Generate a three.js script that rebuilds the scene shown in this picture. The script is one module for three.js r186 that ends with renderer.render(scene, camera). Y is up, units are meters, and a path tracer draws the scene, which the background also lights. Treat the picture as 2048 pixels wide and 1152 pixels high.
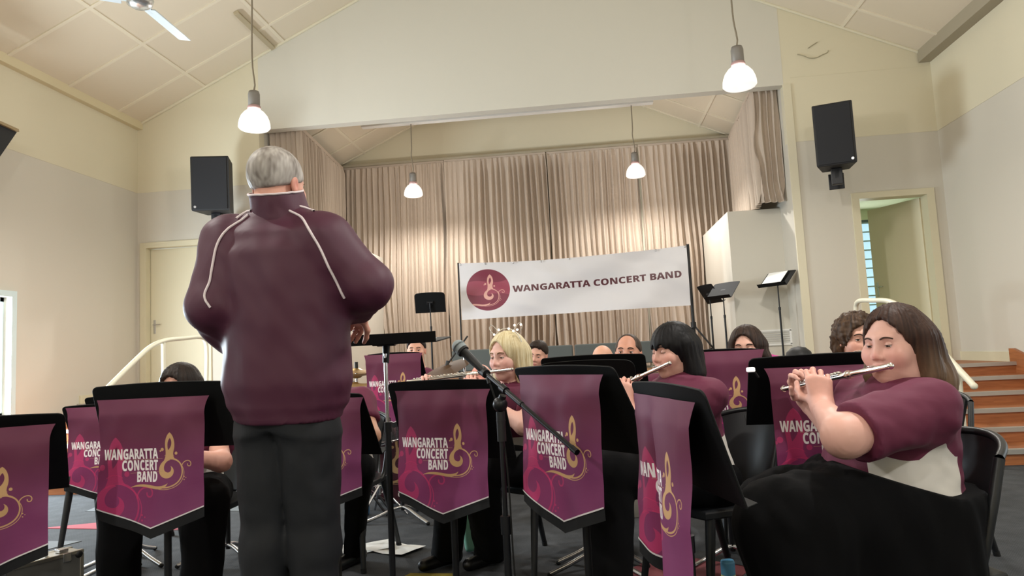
import * as THREE from 'three';
import { RoundedBoxGeometry } from 'three/addons/geometries/RoundedBoxGeometry.js';
import { mergeGeometries } from 'three/addons/utils/BufferGeometryUtils.js';
import { ImprovedNoise } from 'three/addons/math/ImprovedNoise.js';
import { RectAreaLightUniformsLib } from 'three/addons/lights/RectAreaLightUniformsLib.js';

// ---------- camera, sky, exposure ----------
const scene = new THREE.Scene();
const camera = new THREE.PerspectiveCamera(44.73, 16 / 9, 0.05, 80);
camera.position.set(0, 1.13, 0);
camera.rotation.set(0.0922, 0.1037, -0.0501, 'YXZ');
scene.add(camera);
const renderer = new THREE.WebGLRenderer({ antialias: true });
renderer.toneMapping = THREE.LinearToneMapping;
renderer.toneMappingExposure = 0.68;
renderer.shadowMap.enabled = true;
RectAreaLightUniformsLib.init();
const SKY = new THREE.Color(0.84, 0.93, 1.0).multiplyScalar(2.6);
scene.background = SKY;
const LAMP_HALL = 11, LAMP_AUDIENCE = 20, LAMP_STAGE = 22, DAY = 2.6;   // lamp strengths (candela) and daylight at the windows
const LAMP_COLOR = new THREE.Color(1.0, 0.97, 0.92), DAY_COLOR = new THREE.Color(0.80, 0.92, 1.0);

// ---------- helpers ----------
const V = (x, y, z) => new THREE.Vector3(x, y, z);
const taken = {};
function numbered(name) {
  const n = taken[name] = (taken[name] ?? -1) + 1;
  return n ? `${name}_${String(n).padStart(3, '0')}` : name;
}
function mesh(name, geo, mat, parent = scene) {
  const g = Array.isArray(geo) ? (geo.length > 1 ? mergeGeometries(geo.map(clean)) : geo[0]) : geo;
  const m = new THREE.Mesh(g, mat);
  m.name = parent === scene ? numbered(name) : name;
  m.castShadow = m.receiveShadow = true;
  parent.add(m);
  return m;
}
function clean(g) {   // same attributes on all, so that they merge
  const o = g.index ? g.toNonIndexed() : g.clone();
  for (const k of Object.keys(o.attributes)) if (!['position', 'normal', 'uv'].includes(k)) o.deleteAttribute(k);
  if (!o.attributes.uv) o.setAttribute('uv', new THREE.BufferAttribute(new Float32Array(o.attributes.position.count * 2), 2));
  if (!o.attributes.normal) o.computeVertexNormals();
  return o;
}
function thing(name, label, category, pos = [0, 0, 0], turn = 0, group) {
  const o = new THREE.Group(); o.name = numbered(name); o.position.set(...pos); o.rotation.y = turn; scene.add(o);
  return tag(o, label, category, group);
}
function tag(o, label, category, group) {
  o.userData.label = label; o.userData.category = category; if (group) o.userData.group = group;
  return o;
}
function structure(o) { o.userData.kind = 'structure'; return o; }
function shell(name, label) { const o = new THREE.Group(); o.name = numbered(name); scene.add(o); structure(o); if (label) o.userData.label = label; return o; }
function copyOf(root, label, pos, turn) {
  const r = root.clone(); r.name = numbered(root.name.replace(/_\d{3}$/, '')); scene.add(r);
  r.userData = { ...root.userData }; if (label) r.userData.label = label;
  if (pos) r.position.set(...pos); if (turn !== undefined) r.rotation.y = turn;
  return r;
}
const box = (w, h, d, x = 0, y = 0, z = 0) => new THREE.BoxGeometry(w, h, d).translate(x, y, z);
const rbox = (w, h, d, r, x = 0, y = 0, z = 0, s = 2) => new RoundedBoxGeometry(w, h, d, s, r).translate(x, y, z);
const slab = (x0, x1, y0, y1, z0, z1) => box(x1 - x0, y1 - y0, z1 - z0, (x0 + x1) / 2, (y0 + y1) / 2, (z0 + z1) / 2);
function rod(a, b, ra, rb = ra, seg = 12) {
  const d = b.clone().sub(a), g = new THREE.CylinderGeometry(rb, ra, d.length(), seg);
  g.applyQuaternion(new THREE.Quaternion().setFromUnitVectors(V(0, 1, 0), d.clone().normalize()));
  return g.translate((a.x + b.x) / 2, (a.y + b.y) / 2, (a.z + b.z) / 2);
}
const ball = (c, r, sx = 1, sy = 1, sz = 1, n = 16) => new THREE.SphereGeometry(r, n, Math.ceil(n * 0.7)).scale(sx, sy, sz).translate(c.x, c.y, c.z);
function tube(pts, r, seg = 24, rs = 8, closed = false) {
  return new THREE.TubeGeometry(new THREE.CatmullRomCurve3(pts, closed, 'centripetal'), seg, r, rs, closed);
}
const lathe = (prof, seg = 24) => new THREE.LatheGeometry(prof.map((p) => new THREE.Vector2(p[0], p[1])), seg);
const noiseGen = new ImprovedNoise();
const noise = (x, y, z) => noiseGen.noise(x + 100.3, y + 57.7, z + 31.1);
const fbm = (x, y, z) => noise(x, y, z) + 0.5 * noise(2.1 * x, 2.1 * y, 2.1 * z) + 0.25 * noise(4.3 * x, 4.3 * y, 4.3 * z);
const lin = (hex) => new THREE.Color(hex);
function std(hex, rough = 0.8, metal = 0, extra = {}) {
  const m = new THREE.MeshStandardMaterial({ color: hex, roughness: rough, metalness: metal, ...extra });
  return m;
}
function grainTexture(size, f, rep, srgb) {   // f(u, v) -> [r, g, b] 0..255
  const data = new Uint8Array(size * size * 4);
  for (let j = 0; j < size; j++) for (let i = 0; i < size; i++) {
    const c = f(i / size, j / size, i, j), k = (j * size + i) * 4;
    data[k] = c[0]; data[k + 1] = c[1]; data[k + 2] = c[2]; data[k + 3] = 255;
  }
  const t = new THREE.DataTexture(data, size, size);
  t.wrapS = t.wrapT = THREE.RepeatWrapping; t.magFilter = THREE.LinearFilter; t.minFilter = THREE.LinearMipmapLinearFilter; t.generateMipmaps = true;
  if (srgb) t.colorSpace = THREE.SRGBColorSpace;
  t.repeat.set(rep, rep); t.needsUpdate = true;
  return t;
}
let seedState = 1234567;
function rnd() { seedState = (seedState * 1664525 + 1013904223) >>> 0; return seedState / 4294967296; }
function worldUV(g, s = 1) {   // uv in metres from the face direction
  const p = g.attributes.position, n = g.attributes.normal, uv = new Float32Array(p.count * 2);
  for (let i = 0; i < p.count; i++) {
    const ax = Math.abs(n.getX(i)), ay = Math.abs(n.getY(i)), az = Math.abs(n.getZ(i));
    const [a, b] = ay > ax && ay > az ? [p.getX(i), p.getZ(i)] : ax > az ? [p.getZ(i), p.getY(i)] : [p.getX(i), p.getY(i)];
    uv[2 * i] = a * s; uv[2 * i + 1] = b * s;
  }
  g.setAttribute('uv', new THREE.BufferAttribute(uv, 2));
  return g;
}

// ---------- shared materials ----------
const plasterBump = grainTexture(256, (u, v, i, j) => { const n = 128 + 60 * (rnd() - 0.5) + 40 * Math.sin(i * 0.7 + 3 * Math.sin(j * 0.31)) * 0.3; return [n, n, n]; }, 2);
const M = {
  upper: std('#dcd4bb', 0.85, 0, { bumpMap: plasterBump, bumpScale: 0.0006 }),
  gable: std('#d5d1c5', 0.85, 0, { bumpMap: plasterBump, bumpScale: 0.0006 }),
  lower: std('#d0cabd', 0.85, 0, { bumpMap: plasterBump, bumpScale: 0.0006 }),
  ceiling: std('#ded2bc', 0.9),
  batten: std('#e6dcc6', 0.8),
  trim: std('#d6ceb2', 0.5),
  cornice: std('#d9cdab', 0.6),
  greyTrim: std('#a39a86', 0.6),
  black: std('#141416', 0.55),
  blackMetal: std('#15161a', 0.42, 0.3),
  deskMetal: new THREE.MeshPhysicalMaterial({ color: '#08090b', roughness: 0.6, specularIntensity: 0.45 }),
  chrome: std('#c9c9cc', 0.22, 1),
  silver: std('#e8e4de', 0.2, 1),
  brass: std('#a67c3c', 0.32, 1),
  rubber: std('#0b0b0b', 0.9),
  white: std('#e9e7e2', 0.7),
  paper: std('#eeeeea', 0.9),
  glass: new THREE.MeshPhysicalMaterial({ color: 0xffffff, transmission: 1, roughness: 0.03, thickness: 0, ior: 1.5 }),
};
// ---------- the hall ----------
const XL = -6.53, XR = 4.76, ZW = -9.6, ZB = 4.6, XC = -0.885, HG = 3.77, HC = 4.8, HR = 7.43, STAGE = 0.75;
const OL = -4.62, OR = 2.85, OH = 4.57, ZS = -12.65, LOW = 3.0;   // stage opening, back of the stage, height of the stage's lower walls

// floor: carpet
const carpetMap = grainTexture(512, (u, v, i, j) => {
  const n = fbm(u * 9, v * 9, 3) * 9 + (rnd() - 0.5) * 26 + ((i % 6 < 3) !== (j % 8 < 4) ? 5 : -5);
  return [56 + n, 58 + n, 61 + n];
}, 1, true);
const carpet = std('#ffffff', 0.95, 0, { map: carpetMap, bumpMap: carpetMap, bumpScale: 0.002 });
const floor = shell('floor', 'dark charcoal loop pile carpet with small coloured tiles');
mesh('carpet', worldUV(slab(XL - 0.2, XR + 0.2, -0.15, 0, ZW - 0.2, ZB + 0.2)), carpet, floor);
const tileTri = (pts, hex, label) => {
  const s = new THREE.Shape(pts.map((p) => new THREE.Vector2(p[0], -p[1])));
  const g = new THREE.ExtrudeGeometry(s, { depth: 0.004, bevelEnabled: false }).rotateX(-Math.PI / 2);
  const m = mesh('carpet_tile', worldUV(g), std(hex, 0.95, 0, { bumpMap: carpetMap, bumpScale: 0.002 }), floor);
  m.userData.label = label; return m;
};
tileTri([[-4.15, -4.95], [-3.2, -5.3], [-2.6, -4.75]], '#a8505a', 'red carpet tile');
tileTri([[-1.0, -3.72], [-0.74, -3.7], [-0.6, -3.1], [-1.2, -3.2]], '#9c8a2e', 'yellow carpet tile');
tileTri([[0.05, -3.62], [0.36, -3.98], [0.75, -3.72], [0.5, -3.3]], '#70353a', 'dark red carpet tile');
tileTri([[0.0, -5.25], [0.62, -5.5], [0.75, -4.95], [0.2, -4.8]], '#4a463f', 'brown grey carpet tile');
tileTri([[-4.4, -4.6], [-3.5, -4.55], [-3.7, -4.1], [-4.5, -4.1]], '#75797c', 'light grey carpet tile');
tileTri([[2.15, -3.7], [2.45, -4.25], [2.5, -3.7]], '#77797a', 'light grey carpet tile');
tileTri([[-4.3, -6.0], [-2.6, -5.75], [-2.7, -5.35], [-4.2, -5.5]], '#6d7275', 'light grey carpet tile');

// side walls with thickness; the left one has windows
function wallWithHoles(x0, x1, z0, z1, y0, y1, holes, mat, parent, name) {   // a wall along z between two x
  const s = new THREE.Shape([new THREE.Vector2(z0, y0), new THREE.Vector2(z1, y0), new THREE.Vector2(z1, y1), new THREE.Vector2(z0, y1)]);
  for (const [a, b, c, d] of holes) s.holes.push(new THREE.Path([new THREE.Vector2(a, c), new THREE.Vector2(a, d), new THREE.Vector2(b, d), new THREE.Vector2(b, c)]));
  const g = new THREE.ExtrudeGeometry(s, { depth: x1 - x0, bevelEnabled: false });
  g.rotateY(-Math.PI / 2).translate(x1, 0, 0);
  return mesh(name, worldUV(g), mat, parent);
}
const WINDOWS = [[-7.32, -5.4], [-3.4, -1.4], [0.6, 2.6]];
const holes = WINDOWS.map(([a, b]) => [a, b, 0.69, 2.05]);
const wl = shell('wall_left', 'left wall painted beige below and cream above');
wallWithHoles(XL - 0.22, XL, ZW, ZB, 0, HG, holes, M.lower, wl, 'lower_wall');
mesh('upper_wall', worldUV(slab(XL - 0.22, XL + 0.004, HG, HC + 0.25, ZW, ZB)), M.upper, wl);
const wr = shell('wall_right', 'right wall painted beige below and cream above');
wallWithHoles(XR, XR + 0.22, ZW, ZB, 0, HG, [[-4.6, -2.6, 0.9, 2.3], [0.4, 2.4, 0.9, 2.3]], M.lower, wr, 'lower_wall');
mesh('upper_wall', worldUV(slab(XR - 0.004, XR + 0.22, HG, HC + 0.25, ZW, ZB)), M.upper, wr);
const gableShape = (y0) => new THREE.Shape([new THREE.Vector2(XL, y0), new THREE.Vector2(XR, y0), new THREE.Vector2(XR, HC), new THREE.Vector2(XC, HR), new THREE.Vector2(XL, HC)]);
const wb = shell('wall_back', 'plain wall behind the audience');
mesh('plain_wall', worldUV(new THREE.ExtrudeGeometry(gableShape(0), { depth: 0.2, bevelEnabled: false }).translate(0, 0, ZB)), M.upper, wb);

// windows: frame, mullion, panes of glass; daylight comes in through them
const frameMat = std('#cfe0e2', 0.45);
function windowUnit(n, x, z0, z1, y0, y1, inward) {
  const w = shell(`window_${n}`, 'aluminium framed window with pale reveal');
  const t = 0.05, xc = x - inward * 0.11;
  mesh('window_frame', [slab(xc - 0.03, xc + 0.03, y0, y0 + t, z0, z1), slab(xc - 0.03, xc + 0.03, y1 - t, y1, z0, z1), slab(xc - 0.03, xc + 0.03, y0, y1, z0, z0 + t), slab(xc - 0.03, xc + 0.03, y0, y1, z1 - t, z1), slab(xc - 0.03, xc + 0.03, y0, y1, (z0 + z1) / 2 - t / 2, (z0 + z1) / 2 + t / 2)], frameMat, w);
  mesh('architrave', [slab(x - 0.004, x + inward * 0.02 + 0.004, y0 - 0.07, y0, z0 - 0.07, z1 + 0.07), slab(x - 0.004, x + inward * 0.02 + 0.004, y1, y1 + 0.07, z0 - 0.07, z1 + 0.07), slab(x - 0.004, x + inward * 0.02 + 0.004, y0, y1, z0 - 0.07, z0), slab(x - 0.004, x + inward * 0.02 + 0.004, y0, y1, z1, z1 + 0.07)], frameMat, w);
  mesh('pane', slab(xc - 0.003, xc + 0.003, y0 + t, y1 - t, z0 + t, (z0 + z1) / 2 - t / 2), M.glass, w);
  mesh('pane', slab(xc - 0.003, xc + 0.003, y0 + t, y1 - t, (z0 + z1) / 2 + t / 2, z1 - t), M.glass, w);
  const l = new THREE.RectAreaLight(DAY_COLOR, n === 1 ? DAY * 28 : DAY, z1 - z0 - 0.1, y1 - y0 - 0.1);
  l.position.set(x - inward * 0.05, (y0 + y1) / 2, (z0 + z1) / 2); l.lookAt(x + inward, (y0 + y1) / 2, (z0 + z1) / 2);
  scene.add(l);
}
WINDOWS.forEach(([a, b], i) => windowUnit(i + 1, XL, a, b, 0.69, 2.05, 1));
windowUnit(4, XR, -4.6, -2.6, 0.9, 2.3, -1);
windowUnit(5, XR, 0.4, 2.4, 0.9, 2.3, -1);

// stage wall: lower and upper paint, doorways, stage opening
const DL = [-6.40, -5.46], DR = [3.66, 4.55], DH = 2.95;
const ws = shell('wall_front', 'stage wall with the wide stage opening');
const ext = (pts, hs, depth) => {
  const s = new THREE.Shape(pts.map((p) => new THREE.Vector2(...p)));
  for (const h of hs || []) s.holes.push(new THREE.Path(h.map((p) => new THREE.Vector2(...p))));
  return worldUV(new THREE.ExtrudeGeometry(s, { depth, bevelEnabled: false }));
};
const doorHole = ([a, b]) => [[a, STAGE], [a, DH], [b, DH], [b, STAGE]];
mesh('lower_wall', [ext([[XL, 0], [OL, 0], [OL, HG], [XL, HG]], [doorHole(DL)], 0.16), ext([[OR, 0], [XR, 0], [XR, HG], [OR, HG]], [doorHole(DR)], 0.16)].map((g) => g.translate(0, 0, ZW - 0.16)), M.lower, ws);
mesh('upper_wall', [ext([[XL, HG], [OL, HG], [OL, OH], [OL, HC + 1.0], [XL, HC]], [], 0.164), ext([[OR, HG], [XR, HG], [XR, HC], [OR, HC + (XR - OR) * 0.466]], [], 0.164)].map((g) => g.translate(0, 0, ZW - 0.16)), M.upper, ws);
mesh('gable_wall', ext([[OL, OH], [OR, OH], [OR, HC + (XR - OR) * 0.466], [XC, HR], [OL, HC + 1.0]], [], 0.166).translate(0, 0, ZW - 0.16), M.gable, ws);
mesh('stage_front', slab(OL, OR, 0, STAGE - 0.03, ZW - 0.1, ZW), M.lower, ws);
structure(mesh('trim_1', [slab(OR - 0.015, OR + 0.09, STAGE, OH, ZW - 0.01, ZW + 0.02)], M.upper));

// ceiling: two slopes with battens
const PITCH = Math.atan2(HR - HC, XC - XL), SL = Math.hypot(HR - HC, XC - XL);
const ceil = shell('ceiling', 'sloping ceiling of large panels with cover battens');
function slope(side, z0, z1, xe, ye, len, mat, parent) {   // a slope rises from its eave at (xe, ye) towards the ridge
  const g = new THREE.Group(); g.name = 'slope'; parent.add(g);
  const m = mesh('panel', worldUV(box(len + 0.05, 0.1, z1 - z0, (len + 0.05) / 2 - 0.05, 0.05, (z0 + z1) / 2)), mat, g);
  g.position.set(xe, ye, 0); g.rotation.z = side > 0 ? PITCH : Math.PI - PITCH; if (side < 0) g.scale.y = -1;
  return g;
}
function battens(g, len, z0, z1, acrossAt, alongAt) {
  for (const z of acrossAt) mesh('batten', box(len, 0.014, 0.045, len / 2, -0.007, z), M.batten, g);
  for (const a of alongAt) mesh('batten', box(0.045, 0.012, z1 - z0, a, -0.006, (z0 + z1) / 2), M.batten, g);
}
const across = []; for (let z = -9.06; z < 4.5; z += 0.96) across.push(z);
for (const side of [1, -1]) {
  const g = slope(side, ZW - 0.1, ZB, side > 0 ? XL : XR, HC, SL, M.ceiling, ceil);
  battens(g, SL, ZW, ZB, across, [1.2, 2.56, 3.9, 5.2]);
}
structure(mesh('trim_2', slab(XL, XL + 0.09, HC - 0.07, HC + 0.05, ZW, ZB), M.cornice)).userData.label = 'cream cornice along the left eave';
structure(mesh('trim_3', slab(XR - 0.16, XR, HC - 0.09, HC + 0.1, ZW + 0.02, ZB), M.greyTrim)).userData.label = 'grey box gutter along the right eave';
structure(mesh('trim_4', [rod(V(XL + 0.02, HC, ZW + 0.02), V(XC, HR - 0.01, ZW + 0.02), 0.022), rod(V(XR - 0.02, HC, ZW + 0.02), V(XC, HR - 0.01, ZW + 0.02), 0.022)], M.upper));

// doors
function doorSet(n, [a, b], open, label) {
  const d = shell(`door_${n}`, label);
  const t = 0.075;
  mesh('door_frame', [slab(a - t, a + 0.02, STAGE, DH - 0.02, ZW - 0.17, ZW + 0.025), slab(b - 0.02, b + t, STAGE, DH - 0.02, ZW - 0.17, ZW + 0.025), slab(a - t, b + t, DH - 0.02, DH + 0.06, ZW - 0.17, ZW + 0.025)], M.trim, d);
  const leaf = new THREE.Group(); leaf.name = 'door_leaf'; d.add(leaf);
  const w = b - a - 0.05;
  mesh('leaf_panel', rbox(w, DH - STAGE - 0.04, 0.038, 0.004, -w / 2, (DH + STAGE) / 2 - 0.01, 0), M.trim, leaf);
  mesh('lock_plate', [rbox(0.035, 0.2, 0.008, 0.003, -w + 0.06, STAGE + 1.02, 0.022), rod(V(-w + 0.06, STAGE + 1.05, 0.02), V(-w + 0.06, STAGE + 1.05, 0.06), 0.009), rod(V(-w + 0.06, STAGE + 1.05, 0.055), V(-w + 0.17, STAGE + 1.05, 0.055), 0.008)], M.chrome, leaf);
  leaf.position.set(b - 0.025, 0, ZW - 0.1 - (open ? 0.06 : 0)); leaf.rotation.y = open;
  return d;
}
doorSet(1, DL, 0, 'closed cream door left of the stage');
doorSet(2, DR, -1.1, 'open cream door right of the stage with daylight behind');

// backstage room behind the open door
const bs = shell('wall_backstage', 'small backstage room seen through the open door');
const greenWall = std('#d0d2b6', 0.85);
mesh('room_shell', [slab(2.98, 3.06, STAGE, 3.4, -12.6, ZW - 0.16), slab(5.3, 5.4, STAGE, 3.4, -12.6, ZW - 0.16), slab(2.98, 5.4, 3.3, 3.4, -12.6, ZW - 0.16), slab(2.98, 5.4, STAGE - 0.1, STAGE, -12.6, ZW - 0.16),
  slab(2.98, 4.18, STAGE, 3.4, -12.7, -12.6), slab(5.2, 5.4, STAGE, 3.4, -12.7, -12.6), slab(4.18, 5.2, 3.12, 3.4, -12.7, -12.6), slab(4.18, 5.2, STAGE, 0.95, -12.7, -12.6), slab(4.7, 5.4, STAGE, 3.4, ZW - 0.2, ZW - 0.16)], greenWall, bs);
const lw = shell('window_6', 'tall louvre window in the backstage room');
mesh('window_frame', [slab(4.18, 4.24, 0.95, 3.12, -12.68, -12.6), slab(5.14, 5.2, 0.95, 3.12, -12.68, -12.6), slab(4.18, 5.2, 3.06, 3.12, -12.68, -12.6), slab(4.18, 5.2, 0.95, 1.0, -12.68, -12.6), slab(4.66, 4.72, 0.95, 3.12, -12.68, -12.6)], std('#5a646b', 0.5), lw);
for (let i = 0; i < 13; i++) for (const [xa, xb] of [[4.24, 4.66], [4.72, 5.14]])
  mesh('louvre_blade', box(xb - xa, 0.17, 0.006).rotateX(0.5).translate((xa + xb) / 2, 1.08 + i * 0.158, -12.63), new THREE.MeshPhysicalMaterial({ color: '#dff0f5', transmission: 0.85, roughness: 0.35, thickness: 0 }), lw);
for (let i = 0; i < 14; i++) for (const [xa, xb] of [[4.24, 4.66], [4.72, 5.14]])
  mesh('louvre_rail', box(xb - xa, 0.022, 0.02, (xa + xb) / 2, 1.01 + i * 0.158, -12.6), std('#9fb0b4', 0.5), lw);
{ const l = new THREE.RectAreaLight(new THREE.Color(0.92, 1.0, 0.93), 5, 0.9, 2.0); l.position.set(4.69, 2.0, -12.55); l.lookAt(4.69, 2.0, -10); scene.add(l); }

// ---------- stage ----------
const stageFloor = shell('floor_stage', 'timber stage floor');
mesh('stage_boards', worldUV(slab(OL - 0.1, OR + 0.1, STAGE - 0.03, STAGE, ZS, ZW)), std('#7c5a3a', 0.5), stageFloor);
const stageWall = (name, label) => shell(name, label);
mesh('stage_back_wall', worldUV(ext([[OL - 0.15, 0], [OR + 0.15, 0], [OR + 0.15, 4.72], [(OL + OR) / 2, 4.72 + 3.8 * 0.466], [OL - 0.15, 4.72]], [], 0.15).translate(0, 0, ZS - 0.15)), M.upper, stageWall('wall_stage_back', 'cream gable wall behind the stage curtain'));
mesh('stage_side_wall', slab(OL - 0.15, OL, 0, 4.8, ZS, ZW - 0.16), M.lower, stageWall('wall_stage_left', 'beige side wall of the stage'));
mesh('stage_side_wall', slab(OR, OR + 0.12, 0, 4.8, ZS, ZW - 0.16), M.lower, stageWall('wall_stage_right', 'beige side wall of the stage'));
mesh('store_room', slab(2.11, OR, STAGE, LOW, ZS, -10.25), M.lower, stageWall('wall_store_right', 'walled corner store with a vent'));
mesh('store_room', slab(OL, -3.69, STAGE, LOW, ZS, -10.25), M.lower, stageWall('wall_store_left', 'walled corner store on the left'));
const sceil = shell('ceiling_stage', 'sloping stage ceiling of panels with battens');
const SSL = ((OR - OL) / 2 + 0.1) / Math.cos(PITCH);
for (const side of [1, -1]) {
  const g = slope(side, ZS - 0.1, ZW - 0.15, side > 0 ? OL - 0.05 : OR + 0.05, 4.72, SSL, M.ceiling, sceil);
  battens(g, SSL, ZS, ZW - 0.16, [-9.98, -10.94, -11.9, -12.58], [0.75, 1.8, 3.0]);
}
// vent
const vent = thing('air_vent', 'white framed air vent low on the beige stage corner wall', 'vent', [2.62, 1.16, -10.235]);
mesh('vent_frame', [box(0.46, 0.025, 0.02, 0, 0.1, 0), box(0.46, 0.025, 0.02, 0, -0.1, 0), box(0.025, 0.2, 0.02, -0.22, 0, 0), box(0.025, 0.2, 0.02, 0.22, 0, 0)], M.white, vent);
for (let i = 0; i < 6; i++) mesh('slat', box(0.42, 0.026, 0.004).rotateX(0.7).translate(0, -0.075 + i * 0.03, -0.002), M.white, vent);

// curtains: pleated cloth, swept from the pleats at the rail to looser folds below
function curtain(x0, x1, y0, y1, amp, pitch, seed, flare = 0.35) {
  const W = x1 - x0, nu = Math.round(W * 90), nv = 16, pos = [], uv = [], idx = [];
  for (let j = 0; j <= nv; j++) {
    const t = j / nv, y = y1 + (y0 - y1) * t;   // t = 0 at the rail
    for (let i = 0; i <= nu; i++) {
      const u = (i / nu) * W;
      const wob = noise(u * 0.9, t * 1.6, seed) * 0.10 * t + noise(u * 2.7, t * 2.2, seed + 9) * 0.05 * (0.25 + t);
      const ph = ((u + wob) / pitch) * Math.PI * 2;
      const fold = Math.sin(ph + 0.7 * Math.sin(ph * 0.37 + seed) + 1.2 * noise(u * 1.7, 0.2, seed + 7) * t);
      const sharp = Math.sign(fold) * Math.abs(fold) ** 0.75 + 0.3 * Math.sin(2 * ph + 1.1) * (1 - t) + 0.9 * noise(u * 4.1, t * 0.7, seed + 3);
      const top = Math.min(1, t * 14);
      const a = amp * (0.35 + 0.65 * top) * (0.75 + 0.7 * noise(u * 1.3, 0.4, seed + 5)) * (1 + flare * t);
      pos.push(x0 + u + 0.012 * Math.cos(ph) * top, y, a * sharp);
      uv.push(u, y);
    }
  }
  for (let j = 0; j < nv; j++) for (let i = 0; i < nu; i++) { const a = j * (nu + 1) + i, b = a + nu + 1; idx.push(a, b, a + 1, a + 1, b, b + 1); }
  const g = new THREE.BufferGeometry();
  g.setAttribute('position', new THREE.Float32BufferAttribute(pos, 3)); g.setAttribute('uv', new THREE.Float32BufferAttribute(uv, 2)); g.setIndex(idx); g.computeVertexNormals();
  return g;
}
const weave = grainTexture(128, (u, v, i, j) => { const n = 215 + (rnd() - 0.5) * 40 + (i % 2 ? 8 : -8) + (j % 2 ? 8 : -8); return [n, n, n]; }, 8);
const curtainMat = std('#cdbcab', 0.9, 0, { map: weave, side: THREE.DoubleSide });
const CT = 4.70, CB = STAGE + 0.04;
const backSpans = [[OL + 0.06, -2.47], [-2.455, -0.57], [-0.555, 1.085], [1.1, OR - 0.06]];
const curtainLabels = ['taupe pleated curtain at the left end of the stage back wall', 'taupe pleated curtain behind the first stage pendant lamp', 'taupe pleated curtain in the middle of the stage, above the round logo', 'taupe pleated curtain at the right end of the stage back wall'];
backSpans.forEach(([a, b], i) => {
  const g = curtain(0, b - a, CB, CT, 0.05, 0.105, 11 + i * 17);
  const c = thing('stage_curtain', curtainLabels[i], 'curtain', [a, 0, ZS + 0.14 + (i % 2) * 0.02]);
  mesh('cloth', g, curtainMat, c);
  mesh('header_tape', box(b - a, 0.07, 0.03, (b - a) / 2, CT + 0.01, -0.03), curtainMat, c);
});
// each side curtain has a short return across the front and a long run to the back of the stage
const CF = -9.88;
for (const [xo, xf, xb, label, s] of [[OL + 0.02, -4.12, -4.32, 'short taupe side curtain high on the left of the stage', 91], [OR - 0.02, 2.5, 2.66, 'short taupe side curtain high on the right of the stage', 57]]) {
  const right = xo > 0, c = thing('side_curtain', label, 'curtain', [xf, 0, CF]);
  const run = Math.hypot(xb - xf, ZS + 0.35 - CF), ang = Math.atan2(-(ZS + 0.35 - CF), xb - xf), y0 = LOW + 0.02, y1 = 4.66;
  mesh('front_cloth', curtain(0, Math.abs(xo - xf), y0, y1, 0.04, 0.085, s).translate(right ? 0 : -Math.abs(xo - xf), 0, 0), curtainMat, c);
  mesh('side_cloth', curtain(0, run, y0, y1, 0.05, 0.13, s + 7).rotateY(ang), curtainMat, c);
  mesh('header_tape', [box(Math.abs(xo - xf), 0.06, 0.03, (xo - xf) / 2, y1 + 0.01, -0.02), box(run, 0.06, 0.03, run / 2, y1 + 0.01, 0).rotateY(ang)], curtainMat, c);
}
for (const [x, label] of [[OL + 0.09, 'grey curtain rail along the left of the stage'], [OR - 0.09, 'grey curtain rail along the right of the stage']])
  structure(mesh('trim_5', slab(x - 0.03, x + 0.03, CT + 0.04, CT + 0.09, ZS + 0.1, ZW - 0.2), M.greyTrim));
structure(mesh('trim_6', slab(OL, OR, CT + 0.045, CT + 0.085, ZS + 0.1, ZS + 0.17), M.greyTrim));

// ---------- steps at both sides of the stage ----------
const woodMap = grainTexture(256, (u, v) => { const n = 18 * noise(u * 3, v * 40, 2) + 14 * noise(u * 9, v * 120, 7); return [160 + n, 98 + n * 0.8, 58 + n * 0.6]; }, 1, true);
const wood = std('#ffffff', 0.45, 0, { map: woodMap }), nosingMat = std('#b9b6b0', 0.4, 0.6);
function steps(name, x0, x1, stringX, label) {
  const s = shell(name, label);
  const N = 6, rise = STAGE / N, zf = -6.3, going = 0.42;
  for (let i = 0; i < N; i++) {
    const z = zf - i * going, y = rise * (i + 1), zEnd = i === N - 1 ? ZW : z - going;
    mesh('riser', worldUV(slab(x0, x1, y - rise, y - 0.03, z - 0.03, z)), wood, s);
    mesh('tread', worldUV(slab(x0, x1, y - 0.03, y, zEnd - 0.02, z + 0.015)), wood, s);
    mesh('nosing', slab(x0 + 0.005, x1 - 0.005, y - 0.034, y + 0.005, z - 0.045, z + 0.022), nosingMat, s);
  }
  const sh = new THREE.Shape([[6.0, 0], [6.28, 0.20], [8.44, 0.9], [8.5, 0.9], [8.5, 0.5], [6.5, 0]].map(([a, b]) => new THREE.Vector2(a, b)));
  if (stringX !== null) mesh('stringer', new THREE.ExtrudeGeometry(sh, { depth: 0.04, bevelEnabled: false }).rotateY(Math.PI / 2).translate(stringX, 0, 0), wood, s);
  return s;
}
steps('floor_steps_right', 3.0, XR, XR - 0.045, 'orange timber steps with metal nosings right of the stage');
steps('floor_steps_left', XL, -4.69, null, 'orange timber steps with metal nosings left of the stage');
structure(mesh('baseboard_right', slab(XR - 0.02, XR, STAGE, STAGE + 0.11, ZW, -8.42), M.trim));
structure(mesh('baseboard_left', slab(XL, XL + 0.02, STAGE, STAGE + 0.11, ZW, -8.42), M.trim));
const railMat = std('#e7e1cb', 0.4);
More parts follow.
